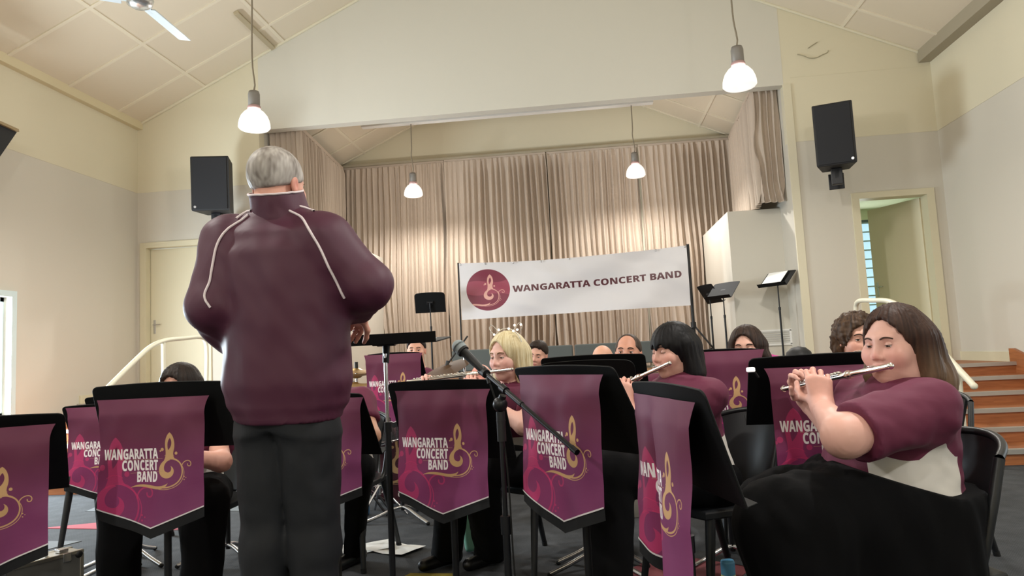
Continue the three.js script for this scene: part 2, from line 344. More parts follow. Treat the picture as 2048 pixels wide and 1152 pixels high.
function handrail(x, label) {
  const r = thing('handrail', label, 'handrail', [x, 0, -7.4]);
  const p = [[0.75, -8.32], [1.44, -8.33], [1.5, -8.28], [1.492, -7.8], [1.46, -7.45], [1.39, -7.2], [1.24, -6.93], [0.93, -6.43], [0.68, -6.02]].map(([y, z]) => V(0, y, z + 7.4));
  mesh('rail', [tube(p, 0.026, 60, 10), ball(p[8], 0.028)], railMat, r);
  mesh('post', rod(V(0, 0.125, -6.26 + 7.4), V(0, 0.80, -6.24 + 7.4), 0.024), railMat, r);
  mesh('post', rod(V(0, 0.62, -7.45 + 7.4), V(0, 1.44, -7.44 + 7.4), 0.024), railMat, r);
  mesh('mid_rail', tube([V(0, 0.98, -7.43 + 7.4), V(0, 0.66, -6.8 + 7.4), V(0, 0.38, -6.27 + 7.4)], 0.018, 12, 8), railMat, r);
}
handrail(3.05, 'cream tubular handrail beside the right steps, behind the flutists');
handrail(-4.75, 'cream tubular handrail beside the left steps, near the closed door');

// ---------- pendant lamps ----------
const shadeMat = new THREE.MeshStandardMaterial({ color: '#fbf6ee', roughness: 0.3, emissive: new THREE.Color(1, 0.95, 0.9), emissiveIntensity: 1.15 });
const lampGrey = std('#8b8680', 0.5, 0.2);
function pendant(x, y, z, r, top, strength, label) {
  const p = thing('pendant_lamp', label, 'lamp', [x, y, z], 0, undefined);
  const R = r, H = R * 1.3;
  mesh('shade', lathe([[0.001, 0.0], [R * 0.55, -0.014], [R * 0.9, -0.004], [R, 0.015], [R * 0.99, 0.05], [R * 0.94, H * 0.42], [R * 0.83, H * 0.64], [R * 0.62, H * 0.85], [R * 0.4, H * 0.97], [R * 0.3, H], [0.001, H]], 40), shadeMat, p);
  mesh('collar', lathe([[R * 0.3, H - 0.01], [R * 0.42, H], [R * 0.42, H + 0.03], [R * 0.36, H + 0.04]], 24), std('#b08f8d', 0.5), p);
  mesh('housing', lathe([[0.001, H + 0.03], [R * 0.37, H + 0.035], [R * 0.37, H + R * 1.02], [R * 0.32, H + R * 1.2], [0.001, H + R * 1.22]], 28), lampGrey, p);
  const c0 = H + R * 1.2, len = top - y;
  mesh('cord', tube([V(0, c0, 0), V(0.012, c0 + 0.06, 0), V(-0.012, c0 + 0.3, 0), V(-0.004, c0 + (len - c0) * 0.5, 0), V(0, len, 0)], 0.009, 30, 6), std('#8d8270', 0.7), p);
  // the open bowl throws most of its light down and sideways; the frosted bowl lets a little out upwards
  const l = new THREE.SpotLight(LAMP_COLOR, strength, 0, 1.5, 0.35); l.position.set(x, y - 0.07, z); l.target.position.set(x, y - 2, z); l.castShadow = true; l.shadow.radius = 2; scene.add(l, l.target);
  const l2 = new THREE.PointLight(LAMP_COLOR, strength * (top < 5.1 ? 0.14 : 0.5)); l2.position.set(x, y + H * 0.5, z); l2.castShadow = true; l2.shadow.radius = 4; scene.add(l2);
  return p;
}
const ceilAt = (x) => HC + (XC - XL - Math.abs(x - XC)) * 0.466;
pendant(-3.42, 3.66, -7, 0.165, ceilAt(-3.42), LAMP_HALL, 'pendant lamp with grey housing above the conductor');
pendant(1.66, 3.66, -7, 0.165, ceilAt(1.66), LAMP_HALL, 'pendant lamp with grey housing left of the right wall speaker');
for (const [z, row] of [[-2.6, 'above the front row of players'], [1.8, 'above the audience']]) for (const [x, side] of [[-3.42, 'windows'], [1.66, 'right wall']]) pendant(x, 3.9, z, 0.165, ceilAt(x), LAMP_AUDIENCE, `pendant lamp ${row}, on the side of the ${side}`);
pendant(-2.73, 3.80, -11.2, 0.155, 5.024, LAMP_STAGE, 'small bright pendant over the stage above the black music stand');
pendant(0.924, 3.85, -11.2, 0.155, 5.024, LAMP_STAGE, 'small bright pendant over the stage above the white cloth banner');
const track = thing('lighting_track', 'long white lighting track across the stage ceiling', 'track', [-1.15, 5.05, -11.2]);
mesh('channel', rbox(4.85, 0.05, 0.12, 0.008), M.white, track);
for (const x of [-2.2, 0, 2.2]) mesh('hanger', rod(V(x, 0.02, 0), V(x, 4.72 + (3.645 - Math.abs(x - 0.35)) * 0.466 - 5.05, 0), 0.008), M.greyTrim, track);
const conduit = thing('cable_conduit', 'pale surface conduit on the ceiling above the left pendant cord', 'conduit', [-4.36, ceilAt(-4.36) - 0.03, -9.0]);
mesh('duct', rbox(0.07, 0.05, 1.1, 0.006).rotateZ(PITCH), std('#b5a88c', 0.6), conduit);

// ---------- ceiling fan ----------
const fan = thing('ceiling_fan', 'white ceiling fan with chrome hub high on the left', 'fan', [-3.72, 4.35, -5.5]);
mesh('hub', lathe([[0.001, -0.06], [0.06, -0.055], [0.1, -0.03], [0.115, 0.02], [0.1, 0.07], [0.04, 0.1], [0.001, 0.1]], 28), std('#d6d8d6', 0.25, 0.8), fan);
mesh('rod', rod(V(0, 0.08, 0), V(0, ceilAt(-3.72) - 4.35, 0), 0.016), M.white, fan);
for (let k = 0; k < 3; k++) {
  const b = mesh('blade', [rbox(0.62, 0.012, 0.125, 0.005, 0.45, 0, 0).rotateX(0.2), rbox(0.16, 0.014, 0.05, 0.005, 0.14, 0, 0)], std('#c9d2d6', 0.4), fan);
  b.rotation.y = 1.62 + k * Math.PI * 2 / 3;
}

// ---------- loudspeakers on the walls ----------
function speaker(label, x, y, z, w, h, d, turn, tilt, flip) {
  const s = thing('wall_speaker', label, 'speaker', [x, y, z], turn);
  const sh = new THREE.Shape([[-w / 2, d / 2], [w / 2, d / 2], [w * 0.36, -d / 2], [-w * 0.36, -d / 2]].map(([a, b]) => new THREE.Vector2(a, b)));
  const cab = new THREE.ExtrudeGeometry(sh, { depth: h - 0.04, bevelEnabled: true, bevelSize: 0.012, bevelThickness: 0.02, bevelSegments: 2 }).rotateX(-Math.PI / 2).rotateY(Math.PI).translate(0, -h / 2 + 0.02, 0).rotateY(Math.PI);
  const c = mesh('cabinet', cab.scale(1, 1, -1), std('#141417', 0.6), s); c.geometry.index || c.geometry.computeVertexNormals();
  c.material.side = THREE.DoubleSide;
  mesh('grille', rbox(w * 0.94, h * 0.95, 0.02, 0.006, 0, 0, d / 2 + 0.012), std('#17181d', 0.75), s);
  mesh('badge', new THREE.CylinderGeometry(0.016, 0.016, 0.008, 16).rotateX(Math.PI / 2).translate(flip * (w * 0.42), -h * 0.43, d / 2 + 0.026), std('#cfcfd4', 0.3, 0.6), s);
  mesh('bracket', [rbox(0.13, 0.2, 0.1, 0.01, 0, -h / 2 - 0.1, -0.05), rbox(0.07, 0.12, 0.3, 0.01, 0, -h / 2 - 0.07, -0.15), rbox(0.18, 0.2, 0.03, 0.006, 0, -h / 2 - 0.12, -0.31)], std('#1a1a1e', 0.5), s);
  s.rotation.order = 'YXZ'; s.rotation.x = tilt;
  return s;
}
speaker('black wall speaker left of the stage, beside the conductor', -4.98, 3.62, -9.0, 0.47, 0.74, 0.42, 0.22, 0.06, -1);
speaker('black wall speaker right of the stage above the open door', 3.17, 3.58, -8.85, 0.42, 0.76, 0.42, -0.3, 0.05, 1);


// dark screen at the left edge, fixed to the wall
{
  const p = thing('wall_screen', 'dark screen with a tan top edge high at the left edge of the picture', 'screen', [-6.2, 0, 0]);
  const poly = (pts, d, x) => new THREE.ExtrudeGeometry(new THREE.Shape(pts.map(([z, y]) => new THREE.Vector2(-z, y))), { depth: d, bevelEnabled: false }).rotateY(Math.PI / 2).translate(x, 0, 0);
  mesh('panel', poly([[-6.957, 3.84], [-5.6, 3.9], [-5.6, 3.05], [-6.45, 3.05]], 0.08, -0.04), std('#16181c', 0.6), p);
  mesh('edge', poly([[-6.957, 3.842], [-6.95, 3.872], [-5.6, 3.94], [-5.6, 3.902]], 0.14, -0.07), std('#a08c69', 0.7), p);
  mesh('wall_arm', slab(-0.33, 0.0, 3.5, 3.6, -6.1, -6.0), M.black, p);
}
// ---------- the banner print: gold clef ornament, wording and a large pink ornament ----------
const BW = 0.42, BS = 0.40, BT = 0.475;   // banner width, side length, length at the point
function clef(c, x, y, s, col, fine) {   // ornamental clef: x, y is the middle of the lower spiral
  c.save(); c.translate(x, y); c.scale(s, s); c.fillStyle = c.strokeStyle = col; c.lineCap = 'round'; c.lineJoin = 'round';
  // upper loop, pointed at the top and open inside
  c.beginPath();
  c.moveTo(6, -210); c.bezierCurveTo(42, -185, 44, -120, 34, -92); c.bezierCurveTo(26, -66, 28, -50, 46, -28);
  c.bezierCurveTo(20, -44, 0, -44, -40, -16); c.bezierCurveTo(-20, -48, -22, -70, -26, -104); c.bezierCurveTo(-34, -160, -16, -196, 6, -210); c.closePath();
  c.moveTo(8, -172); c.bezierCurveTo(-8, -160, -16, -128, -6, -92); c.bezierCurveTo(14, -110, 28, -142, 8, -172); c.closePath();
  c.fill('evenodd');
  // lower spiral, thick to thin
  c.beginPath();
  c.moveTo(-40, -20); c.bezierCurveTo(-86, 12, -84, 84, -16, 92); c.bezierCurveTo(44, 96, 56, 30, 14, 12); c.bezierCurveTo(30, 34, 14, 62, -12, 52); c.bezierCurveTo(-50, 40, -34, -20, 10, -26); c.bezierCurveTo(0, -34, -20, -34, -40, -20); c.closePath(); c.fill();
  c.lineWidth = fine ? 7 : 9; c.beginPath(); c.moveTo(-30, -22); c.bezierCurveTo(40, -60, 110, -6, 96, 70); c.bezierCurveTo(82, 136, 10, 160, -60, 150); c.stroke();
  c.lineWidth = 4; c.beginPath(); c.moveTo(20, -34); c.bezierCurveTo(90, -16, 126, 40, 104, 92); c.bezierCurveTo(82, 150, 10, 176, -80, 160); c.stroke();
  // long tail sweeping to the left
  c.beginPath(); c.moveTo(-290, 150); c.bezierCurveTo(-220, 112, -130, 138, -96, 142); c.bezierCurveTo(-60, 146, -20, 138, 0, 122); c.bezierCurveTo(-14, 158, -60, 168, -110, 160); c.bezierCurveTo(-170, 148, -220, 138, -290, 150); c.closePath(); c.fill();
  // side curl and dots
  c.lineWidth = 6; c.beginPath(); c.moveTo(92, 20); c.bezierCurveTo(96, -24, 160, -34, 160, 2); c.bezierCurveTo(158, 24, 132, 18, 136, 2); c.stroke();
  for (const [dx, dy, r] of [[-48, -98, 11], [50, -70, 10], [-62, -88, 6], [112, 84, 4], [112, 104, 4], [124, 92, 3]]) { c.beginPath(); c.arc(dx, dy, r, 0, 7); c.fill(); }
  c.lineWidth = 2.5; c.beginPath(); c.moveTo(-30, -56); c.bezierCurveTo(-10, -72, 10, -72, 34, -56); c.stroke();
  c.restore();
}
function spread(c, word, right, base, size, sx) {   // condensed bold capitals, set flush right
  c.save(); c.font = `bold ${size}px sans-serif`; c.translate(right, base); c.scale(sx, 1); c.textAlign = 'right'; c.textBaseline = 'alphabetic'; c.fillText(word, 0, 0);
  c.lineWidth = size * 0.035; c.lineJoin = 'round'; c.strokeText(word, 0, 0); c.restore();
}
function bannerTexture() {
  const w = 840, h = 950, cv = document.createElement('canvas'); cv.width = w; cv.height = h;
  const c = cv.getContext('2d');
  let g = c.createLinearGradient(0, 0, w * 0.2, h);
  g.addColorStop(0, '#672546'); g.addColorStop(0.35, '#632443'); g.addColorStop(0.7, '#772f60'); g.addColorStop(1, '#7f3768');
  c.fillStyle = g; c.fillRect(0, 0, w, h);
  g = c.createRadialGradient(w * 0.1, h * 0.72, 20, w * 0.1, h * 0.72, w * 0.6); g.addColorStop(0, 'rgba(150,40,100,0.5)'); g.addColorStop(1, 'rgba(150,40,100,0)');
  c.fillStyle = g; c.fillRect(0, 0, w, h);
  c.globalAlpha = 0.62; clef(c, 125, 690, 1.95, '#d2356f', true); c.globalAlpha = 1;
  clef(c, 569, 488, 1.1, '#c9a071', false);
  c.strokeStyle = '#b48e72'; c.lineWidth = 2.5;
  c.beginPath(); c.moveTo(170, 452); c.lineTo(520, 446); c.stroke(); c.beginPath(); c.moveTo(250, 548); c.lineTo(520, 540); c.stroke();
  c.fillStyle = '#f4eef0'; c.strokeStyle = '#f4eef0';
  c.font = 'bold 102px sans-serif'; const sx = 440 / c.measureText('WANGARATTA').width;
  spread(c, 'WANGARATTA', 480, 444, 102, sx); spread(c, 'CONCERT', 480, 528, 102, sx); spread(c, 'BAND', 480, 612, 102, sx);
  const t = new THREE.CanvasTexture(cv); t.colorSpace = THREE.SRGBColorSpace; t.magFilter = THREE.LinearFilter; t.anisotropy = 8;
  return t;
}
const bannerMat = new THREE.MeshStandardMaterial({ map: bannerTexture(), roughness: 0.62, side: THREE.DoubleSide });
const fringeMat = std('#101216', 0.9, 0, { side: THREE.DoubleSide }), hemMat = std('#dcd6da', 0.7, 0, { side: THREE.DoubleSide });

// cloth hung from the desk's upper edge: it lies on the desk for the first centimetres and then drops, with soft folds
function bannerCloth(seed, wave, fold, y0 = 0, y1 = 1, off = 0) {   // y0..y1: which part of the length, off: extra length below the hem (metres)
  const nu = 56, nv = 34, pos = [], uv = [], idx = [];
  for (let j = 0; j <= nv; j++) for (let i = 0; i <= nu; i++) {
    const u = i / nu, edge = BS + (BT - BS) * (1 - Math.abs(2 * u - 1));
    const top = 0, s = y0 === 0 ? (j / nv) * edge : edge + y0 + (j / nv) * off, t = s / BT;
    const flare = Math.max(0, 1 - t * 9);
    let x = (u - 0.5) * BW * (1 + 0.07 * flare * flare - 0.015 * Math.sin(Math.min(1, t) * 3.1)), z = 0;
    z += wave * t * (0.6 * Math.sin(u * 5.2 + seed) + 0.5 * Math.sin(u * 11 + seed * 2.3) * t + 0.8 * noise(u * 2.2, t * 1.5, seed));
    z += 0.006 * noise(u * 5, t * 4, seed + 4) - 0.012 * Math.abs(2 * u - 1) ** 3 * Math.sin(Math.min(1, t * 1.6) * 3.0);
    z += 0.016 * Math.max(0, 1 - t * 8) * -1;
    if (fold) { const f = Math.exp(-(((u - fold[0]) / 0.085) ** 2)); z -= fold[1] * f * Math.min(1, t * 2.2); x += -Math.sign(u - fold[0]) * fold[1] * 0.3 * Math.min(1, Math.abs(u - fold[0]) * 5) * Math.min(1, t * 2.2); }
    pos.push(x, -s - top, z); uv.push(u, 1 - s / BT);
  }
  for (let j = 0; j < nv; j++) for (let i = 0; i < nu; i++) { const a = j * (nu + 1) + i, b = a + nu + 1; idx.push(a, b, a + 1, a + 1, b, b + 1); }
  const g = new THREE.BufferGeometry();
  g.setAttribute('position', new THREE.Float32BufferAttribute(pos, 3)); g.setAttribute('uv', new THREE.Float32BufferAttribute(uv, 2)); g.setIndex(idx); g.computeVertexNormals();
  return g;
}
function banner(label, x, y, z, turn, seed, wave = 0.012, fold = null, scale = 1) {
  const b = thing('stand_banner', label, 'banner', [x, y, z], turn, undefined);
  b.scale.setScalar(scale);
  mesh('cloth', bannerCloth(seed, wave, fold), bannerMat, b);
  mesh('hem', bannerCloth(seed, wave, fold, -0.004, 1, 0.005).translate(0, 0, 0.003), hemMat, b);
  const f = bannerCloth(seed, wave, fold, 0.0, 1, 0).clone();
  mesh('fringe', bannerCloth(seed, wave, fold, 0.001, 1, 0.036).translate(0, 0, -0.001), fringeMat, b);
  return b;
}

// ---------- music stands ----------
const deskRound = (w, h, r) => {
  const s = new THREE.Shape(); s.moveTo(-w / 2, 0); s.lineTo(w / 2, 0); s.lineTo(w / 2, h - r);
  s.quadraticCurveTo(w / 2, h, w / 2 - r, h + 0.004); s.quadraticCurveTo(0, h + 0.02, -w / 2 + r, h + 0.004); s.quadraticCurveTo(-w / 2, h, -w / 2, h - r); s.closePath(); return s;
};
// x, z: middle of the desk's upper edge; the banner side faces +z of the stand
function musicStand(label, x, z, turn, top, o = {}) {
  const w = o.w ?? 0.53, h = o.h ?? 0.32, tilt = o.tilt ?? 0.45, r = o.r ?? 0.02;
  const st = Math.sin(tilt), ct = Math.cos(tilt);
  const half = (h / 2) * st;   // the upper edge lies this far in front of the pole
  const px = x - Math.sin(turn) * half, pz = z - Math.cos(turn) * half;
  const fy = o.floor ?? 0;
  const s = thing('music_stand', label, 'music stand', [px, fy, pz], turn, undefined);
  const T = top - fy, cy = T - (h / 2) * ct;
  const desk = new THREE.ExtrudeGeometry(deskRound(w, h, r), { depth: 0.003, bevelEnabled: true, bevelSize: 0.0015, bevelThickness: 0.0015, bevelSegments: 1 });
  desk.translate(0, -h / 2, -0.0015).rotateX(tilt).translate(0, cy, 0);
  mesh('desk', desk, M.deskMetal, s);
  mesh('ledge', rbox(w, 0.004, o.ledge ?? 0.06, 0.0015, 0, -h / 2, -(o.ledge ?? 0.06) / 2 + 0.002).rotateX(tilt).translate(0, cy, 0), M.deskMetal, s);
  mesh('clutch', [rod(V(-0.04, cy - 0.0, 0.018), V(0.04, cy - 0.0, 0.018), 0.018), rod(V(0, cy, 0.02), V(0, cy - 0.09, 0.002), 0.017, 0.014), rbox(0.1, 0.06, 0.012, 0.004, 0, 0, 0.008).rotateX(tilt).translate(0, cy, 0)], M.blackMetal, s);
  const mid = Math.min(cy - 0.2, T * (o.split ?? 0.62));
  mesh('upper_tube', rod(V(0, mid - 0.02, 0), V(0, cy - 0.05, 0), 0.0085), o.thinMat ?? M.chrome, s);
  mesh('lower_tube', [rod(V(0, 0.07, 0), V(0, mid, 0), 0.0135), rod(V(0, mid - 0.03, 0), V(0, mid + 0.012, 0), 0.0165)], M.blackMetal, s);
  const lr = o.legSpan ?? 0.27;
  for (let k = 0; k < 3; k++) {
    const a = (o.legTurn ?? 0.5) + k * 2.094, c = Math.cos(a), d = Math.sin(a);
    const leg = mesh('leg', tube([V(0, 0.095, 0), V(c * 0.06, 0.085, d * 0.06), V(c * lr * 0.63, 0.045, d * lr * 0.63), V(c * lr, 0.014, d * lr)], 0.0125, 14, 8), o.legMat ?? M.chrome, s);
    mesh('rubber_foot', ball(V(c * lr, 0.012, d * lr), 0.0155, 1, 0.75, 1, 10), M.rubber, leg);
  }
  s.userData.front = { x, z, turn, top };
  return s;
}
function dressed(standLabel, bannerLabel, x, z, turn, top, o = {}) {
  musicStand(standLabel, x, z, turn, top, o);
  const drop = o.drop ?? 0.035, out = 0.024 - drop * 0.0, side = o.side ?? 0;
  const bx = x + Math.cos(turn) * side + Math.sin(turn) * out, bz = z - Math.sin(turn) * side + Math.cos(turn) * out;
  return banner(bannerLabel, bx, top - drop, bz, turn, o.seed ?? 1, o.wave ?? 0.012, o.fold ?? null, o.scale ?? 1);
}
dressed('black music stand at the left edge of the picture, beside the metal case', 'maroon band banner at the left edge, beside the metal case', -2.04, -2.155, 0.58, 0.995, { seed: 1, wave: 0.02, drop: 0.03, side: 0.0, w: 0.5, tilt: 0.55 });
dressed('black music stand at far left, behind the stand at the left edge', 'maroon band banner at far left, half hidden by a black desk', -2.62, -3.6, 0.12, 0.955, { seed: 2, drop: 0.004, w: 0.5 });
musicStand('black music stand with bare desk top behind the far left banner', -2.76, -3.95, 0.1, 0.985, { w: 0.5 });
dressed('black music stand in front of the bowed woman, left of the conductor', 'maroon band banner just left of the conductor with its whole wording', -1.605, -2.5, 0.0, 1.074, { seed: 3, w: 0.56, tilt: 0.3, h: 0.25, drop: 0.045, side: -0.03, legTurn: 1.6 });
dressed('black music stand behind the conductor at left', 'maroon band banner mostly hidden, left of the conductor\'s trousers', -2.17, -3.95, -0.05, 0.946, { seed: 4, drop: 0.004, w: 0.58, scale: 1.1 });
dressed('black music stand behind the conductor at right', 'maroon band banner half hidden behind the conductor\'s right hip', -1.24, -3.2, -0.32, 0.975, { seed: 5, drop: 0.012, wave: 0.02, w: 0.43 });
dressed('black music stand by the cymbals at the back', 'small maroon banner in front of the percussionist, beside the cymbals', -1.37, -4.85, -0.15, 1.163, { seed: 6, drop: 0.0, w: 0.42 });
dressed('black music stand in front of the blonde flutist', 'maroon band banner in front of the blonde flutist', -0.586, -2.75, -0.374, 1.026, { tilt: 0.32, seed: 7, drop: 0.028, wave: 0.01, legTurn: 1.2 });
dressed('black music stand just right of the microphone stand', 'maroon band banner crossed by the microphone boom', -0.1, -2.35, -0.86, 1.07, { seed: 8, drop: 0.02, wave: 0.014, tilt: 0.5 });
dressed('black music stand turned sideways in front of the dark bobbed flutist', 'narrow looking maroon banner turned sideways with a deep fold', 0.185, -1.86, -1.33, 1.022, { seed: 9, drop: 0.025, wave: 0.014, tilt: 0.3, h: 0.27, ledge: 0.03, fold: [0.3, 0.05] });
dressed('black music stand behind the long haired flutist with a clip light', 'maroon band banner behind the long haired flutist\'s forearm', 0.88, -2.7, -0.06, 1.06, { seed: 10, drop: 0.035, w: 0.57, tilt: 0.62, scale: 1.05 });
dressed('black music stand in front of the curly haired woman', 'maroon band banner between the dark bobbed flutist and the black chair', 0.66, -3.7, -0.15, 1.085, { seed: 11, drop: 0.0, w: 0.42 });
musicStand('wide black music stand behind the blonde and bobbed flutists', 0.015, -3.85, -0.2, 1.086, { w: 0.575 });
musicStand('black music stand with rounded corners just in front of the wide one', -0.02, -3.66, -0.15, 1.062, { w: 0.5, r: 0.05 });
// the conductor's stand with its desk laid flat
const cs = musicStand('conductor\'s music stand with its black desk laid flat', -0.87, -3.12, Math.PI, 1.215, { w: 0.52, h: 0.33, tilt: 1.5, split: 0.7, ledge: 0.044 });
tag(mesh('music_score', [rbox(0.46, 0.012, 0.3, 0.002), rbox(0.23, 0.006, 0.3, 0.002, 0.1, 0.008, 0)], M.paper), 'white music score lying open on the conductor\'s flat stand', 'sheet music').position.set(-0.885, 1.205, -2.95);
// bare stands on the stage
const thin = { thinMat: M.blackMetal, legMat: M.blackMetal, floor: STAGE, w: 0.45, h: 0.3 };
musicStand('black music stand with rounded desk alone on the stage at left', -2.29, -10.15, 0.12, 2.07, { ...thin, tilt: 0.35, r: 0.05 });
musicStand('black music stand on the stage beside the banner\'s right post', 1.72, -10.35, -1.25, 1.96, { ...thin, tilt: 0.55 });
musicStand('black music stand on the stage left of the one with sheet music', 1.98, -10.0, -0.9 + Math.PI, 1.95, { ...thin, tilt: 0.75 });
const ms3 = musicStand('black music stand on the stage holding white sheet music', 2.69, -9.86, -0.9 + Math.PI, 2.045, { ...thin, tilt: 0.85, legSpan: 0.2, legTurn: 0.2 });
const sheet = tag(mesh('sheet_music', rbox(0.3, 0.23, 0.004, 0.001, 0.03, 0.0, -0.012).rotateX(0.85), M.paper), 'white sheet music on the rightmost stand of the stage', 'sheet music');
sheet.position.set(ms3.position.x, 2.062 - 0.15 * Math.cos(0.85), ms3.position.z); sheet.rotation.y = ms3.rotation.y;

// ---------- the long white banner on two posts ----------
function longBanner() {
  const w = 2048, h = 540, cv = document.createElement('canvas'); cv.width = w; cv.height = h;
  const c = cv.getContext('2d');
  c.fillStyle = '#e2dee0'; c.fillRect(0, 0, w, h);
  c.save(); c.beginPath(); c.arc(256, 266, 200, 0, 7); c.clip();
  c.fillStyle = '#7d2a41'; c.fillRect(40, 50, 440, 440);
  c.fillStyle = 'rgba(190,90,110,0.45)'; c.beginPath(); c.moveTo(50, 200); c.bezierCurveTo(180, 120, 300, 260, 470, 150); c.lineTo(470, 330); c.bezierCurveTo(320, 260, 180, 360, 50, 290); c.fill();
  clef(c, 272, 288, 0.82, '#e0a99c', true); c.restore();
  c.fillStyle = c.strokeStyle = '#5d3138';
  c.font = 'bold 92px sans-serif'; c.textBaseline = 'alphabetic'; c.save();
  const word = 'WANGARATTA CONCERT BAND', tw = c.measureText(word).width; c.translate(482, 300); c.rotate(-0.012); c.scale((w - 482 - 56) / tw, 0.9); c.lineWidth = 3; c.fillText(word, 0, 0); c.strokeText(word, 0, 0); c.restore();
  const t = new THREE.CanvasTexture(cv); t.colorSpace = THREE.SRGBColorSpace; t.magFilter = THREE.LinearFilter; return t;
}
{
  const bz = -10.6, A = [-1.908, 2.545], B = [1.548, 2.60], Cc = [1.55, 1.70], D = [-1.90, 1.668];
  const nu = 90, nv = 24, pos = [], uv = [], idx = [];
  for (let j = 0; j <= nv; j++) for (let i = 0; i <= nu; i++) {
    const u = i / nu, v = j / nv;
    const x = (A[0] + (B[0] - A[0]) * u) * (1 - v) + (D[0] + (Cc[0] - D[0]) * u) * v;
    let y = (A[1] + (B[1] - A[1]) * u) * (1 - v) + (D[1] + (Cc[1] - D[1]) * u) * v;
    y -= 0.05 * Math.sin(Math.PI * u) * (1 - v);
    const dgl = u * 3.46 * 0.42 - (1 - v) * 0.9;
    const z = 0.03 * Math.sin(Math.PI * u) * Math.sin(dgl * 6.5 + 1.2) + 0.022 * noise(u * 5, v * 2.2, 5) + 0.012 * noise(u * 9 - v * 4, v * 3, 8);
    pos.push(x, y, z); uv.push(u, 1 - v);
  }
  for (let j = 0; j < nv; j++) for (let i = 0; i < nu; i++) { const a = j * (nu + 1) + i, b = a + nu + 1; idx.push(a, b, a + 1, a + 1, b, b + 1); }
  const g = new THREE.BufferGeometry(); g.setAttribute('position', new THREE.Float32BufferAttribute(pos, 3)); g.setAttribute('uv', new THREE.Float32BufferAttribute(uv, 2)); g.setIndex(idx); g.computeVertexNormals();
  const b = thing('wall_banner', 'long white cloth banner with a round maroon logo and the band\'s name', 'banner', [0, 0, bz]);
  mesh('cloth', g, new THREE.MeshStandardMaterial({ map: longBanner(), roughness: 0.38, side: THREE.DoubleSide }), b);
  for (let i = 0; i < 9; i++) { const u = i / 8; mesh('eyelet', new THREE.TorusGeometry(0.013, 0.005, 6, 12).translate(A[0] + (B[0] - A[0]) * u + (i ? -0.02 : 0.02), A[1] + (B[1] - A[1]) * u - 0.02 - 0.05 * Math.sin(Math.PI * u), 0.004), M.chrome, b); }
  const post = (x, label, top, r, spread, hub, footZ) => {
    const p = thing('banner_post', label, 'stand', [x, STAGE, bz - 0.05]);
    mesh('pole', [rod(V(0, 0.1, 0), V(0, top - STAGE, 0), r), rod(V(0, hub - 0.04, 0), V(0, hub + 0.04, 0), r * 1.7)], M.black, p);
    for (let k = 0; k < 3; k++) { const a = 0.4 + k * 2.094; const leg = mesh('leg', rod(V(0, hub, 0), V(Math.cos(a) * spread, 0.01, Math.sin(a) * spread), r * 0.55), M.black, p); mesh('strut', rod(V(0, hub * 0.35, 0), V(Math.cos(a) * spread * 0.55, hub * 0.46, Math.sin(a) * spread * 0.55), r * 0.4), M.black, leg); }
    return p;
  };
  post(1.575, 'black tripod post holding the right end of the white banner', 2.62, 0.024, 0.48, 0.66);
  post(-1.93, 'thin black tripod post holding the left end of the white banner', 2.56, 0.013, 0.4, 0.5);
}
// ---------- distance fields and their meshing ----------
const smin = (a, b, k) => { const h = Math.max(k - Math.abs(a - b), 0) / k; return Math.min(a, b) - h * h * k * 0.25; };
const smax = (a, b, k) => -smin(-a, -b, k);
function cone(p, a, b, ra, rb) {   // rounded cone between a and b; p, a, b are [x, y, z]
  const bx = b[0] - a[0], by = b[1] - a[1], bz = b[2] - a[2], px = p[0] - a[0], py = p[1] - a[1], pz = p[2] - a[2];
  const t = Math.min(1, Math.max(0, (px * bx + py * by + pz * bz) / (bx * bx + by * by + bz * bz + 1e-12)));
  return Math.hypot(px - bx * t, py - by * t, pz - bz * t) - (ra + (rb - ra) * t);
}
function ell(x, y, z, a, b, c) {
  const k0 = Math.hypot(x / a, y / b, z / c), k1 = Math.hypot(x / (a * a), y / (b * b), z / (c * c));
  return k1 < 1e-9 ? -Math.min(a, b, c) : (k0 * (k0 - 1)) / k1;
}
const sph = (p, x, y, z, r) => Math.hypot(p[0] - x, p[1] - y, p[2] - z) - r;
const sub = (a, b) => [a[0] - b[0], a[1] - b[1], a[2] - b[2]], add = (a, b) => [a[0] + b[0], a[1] + b[1], a[2] + b[2]];
const mul = (a, s) => [a[0] * s, a[1] * s, a[2] * s], dot = (a, b) => a[0] * b[0] + a[1] * b[1] + a[2] * b[2];
const cross = (a, b) => [a[1] * b[2] - a[2] * b[1], a[2] * b[0] - a[0] * b[2], a[0] * b[1] - a[1] * b[0]];
const len = (a) => Math.hypot(a[0], a[1], a[2]), unit = (a) => mul(a, 1 / (len(a) || 1)), mixp = (a, b, t) => add(mul(a, 1 - t), mul(b, t));

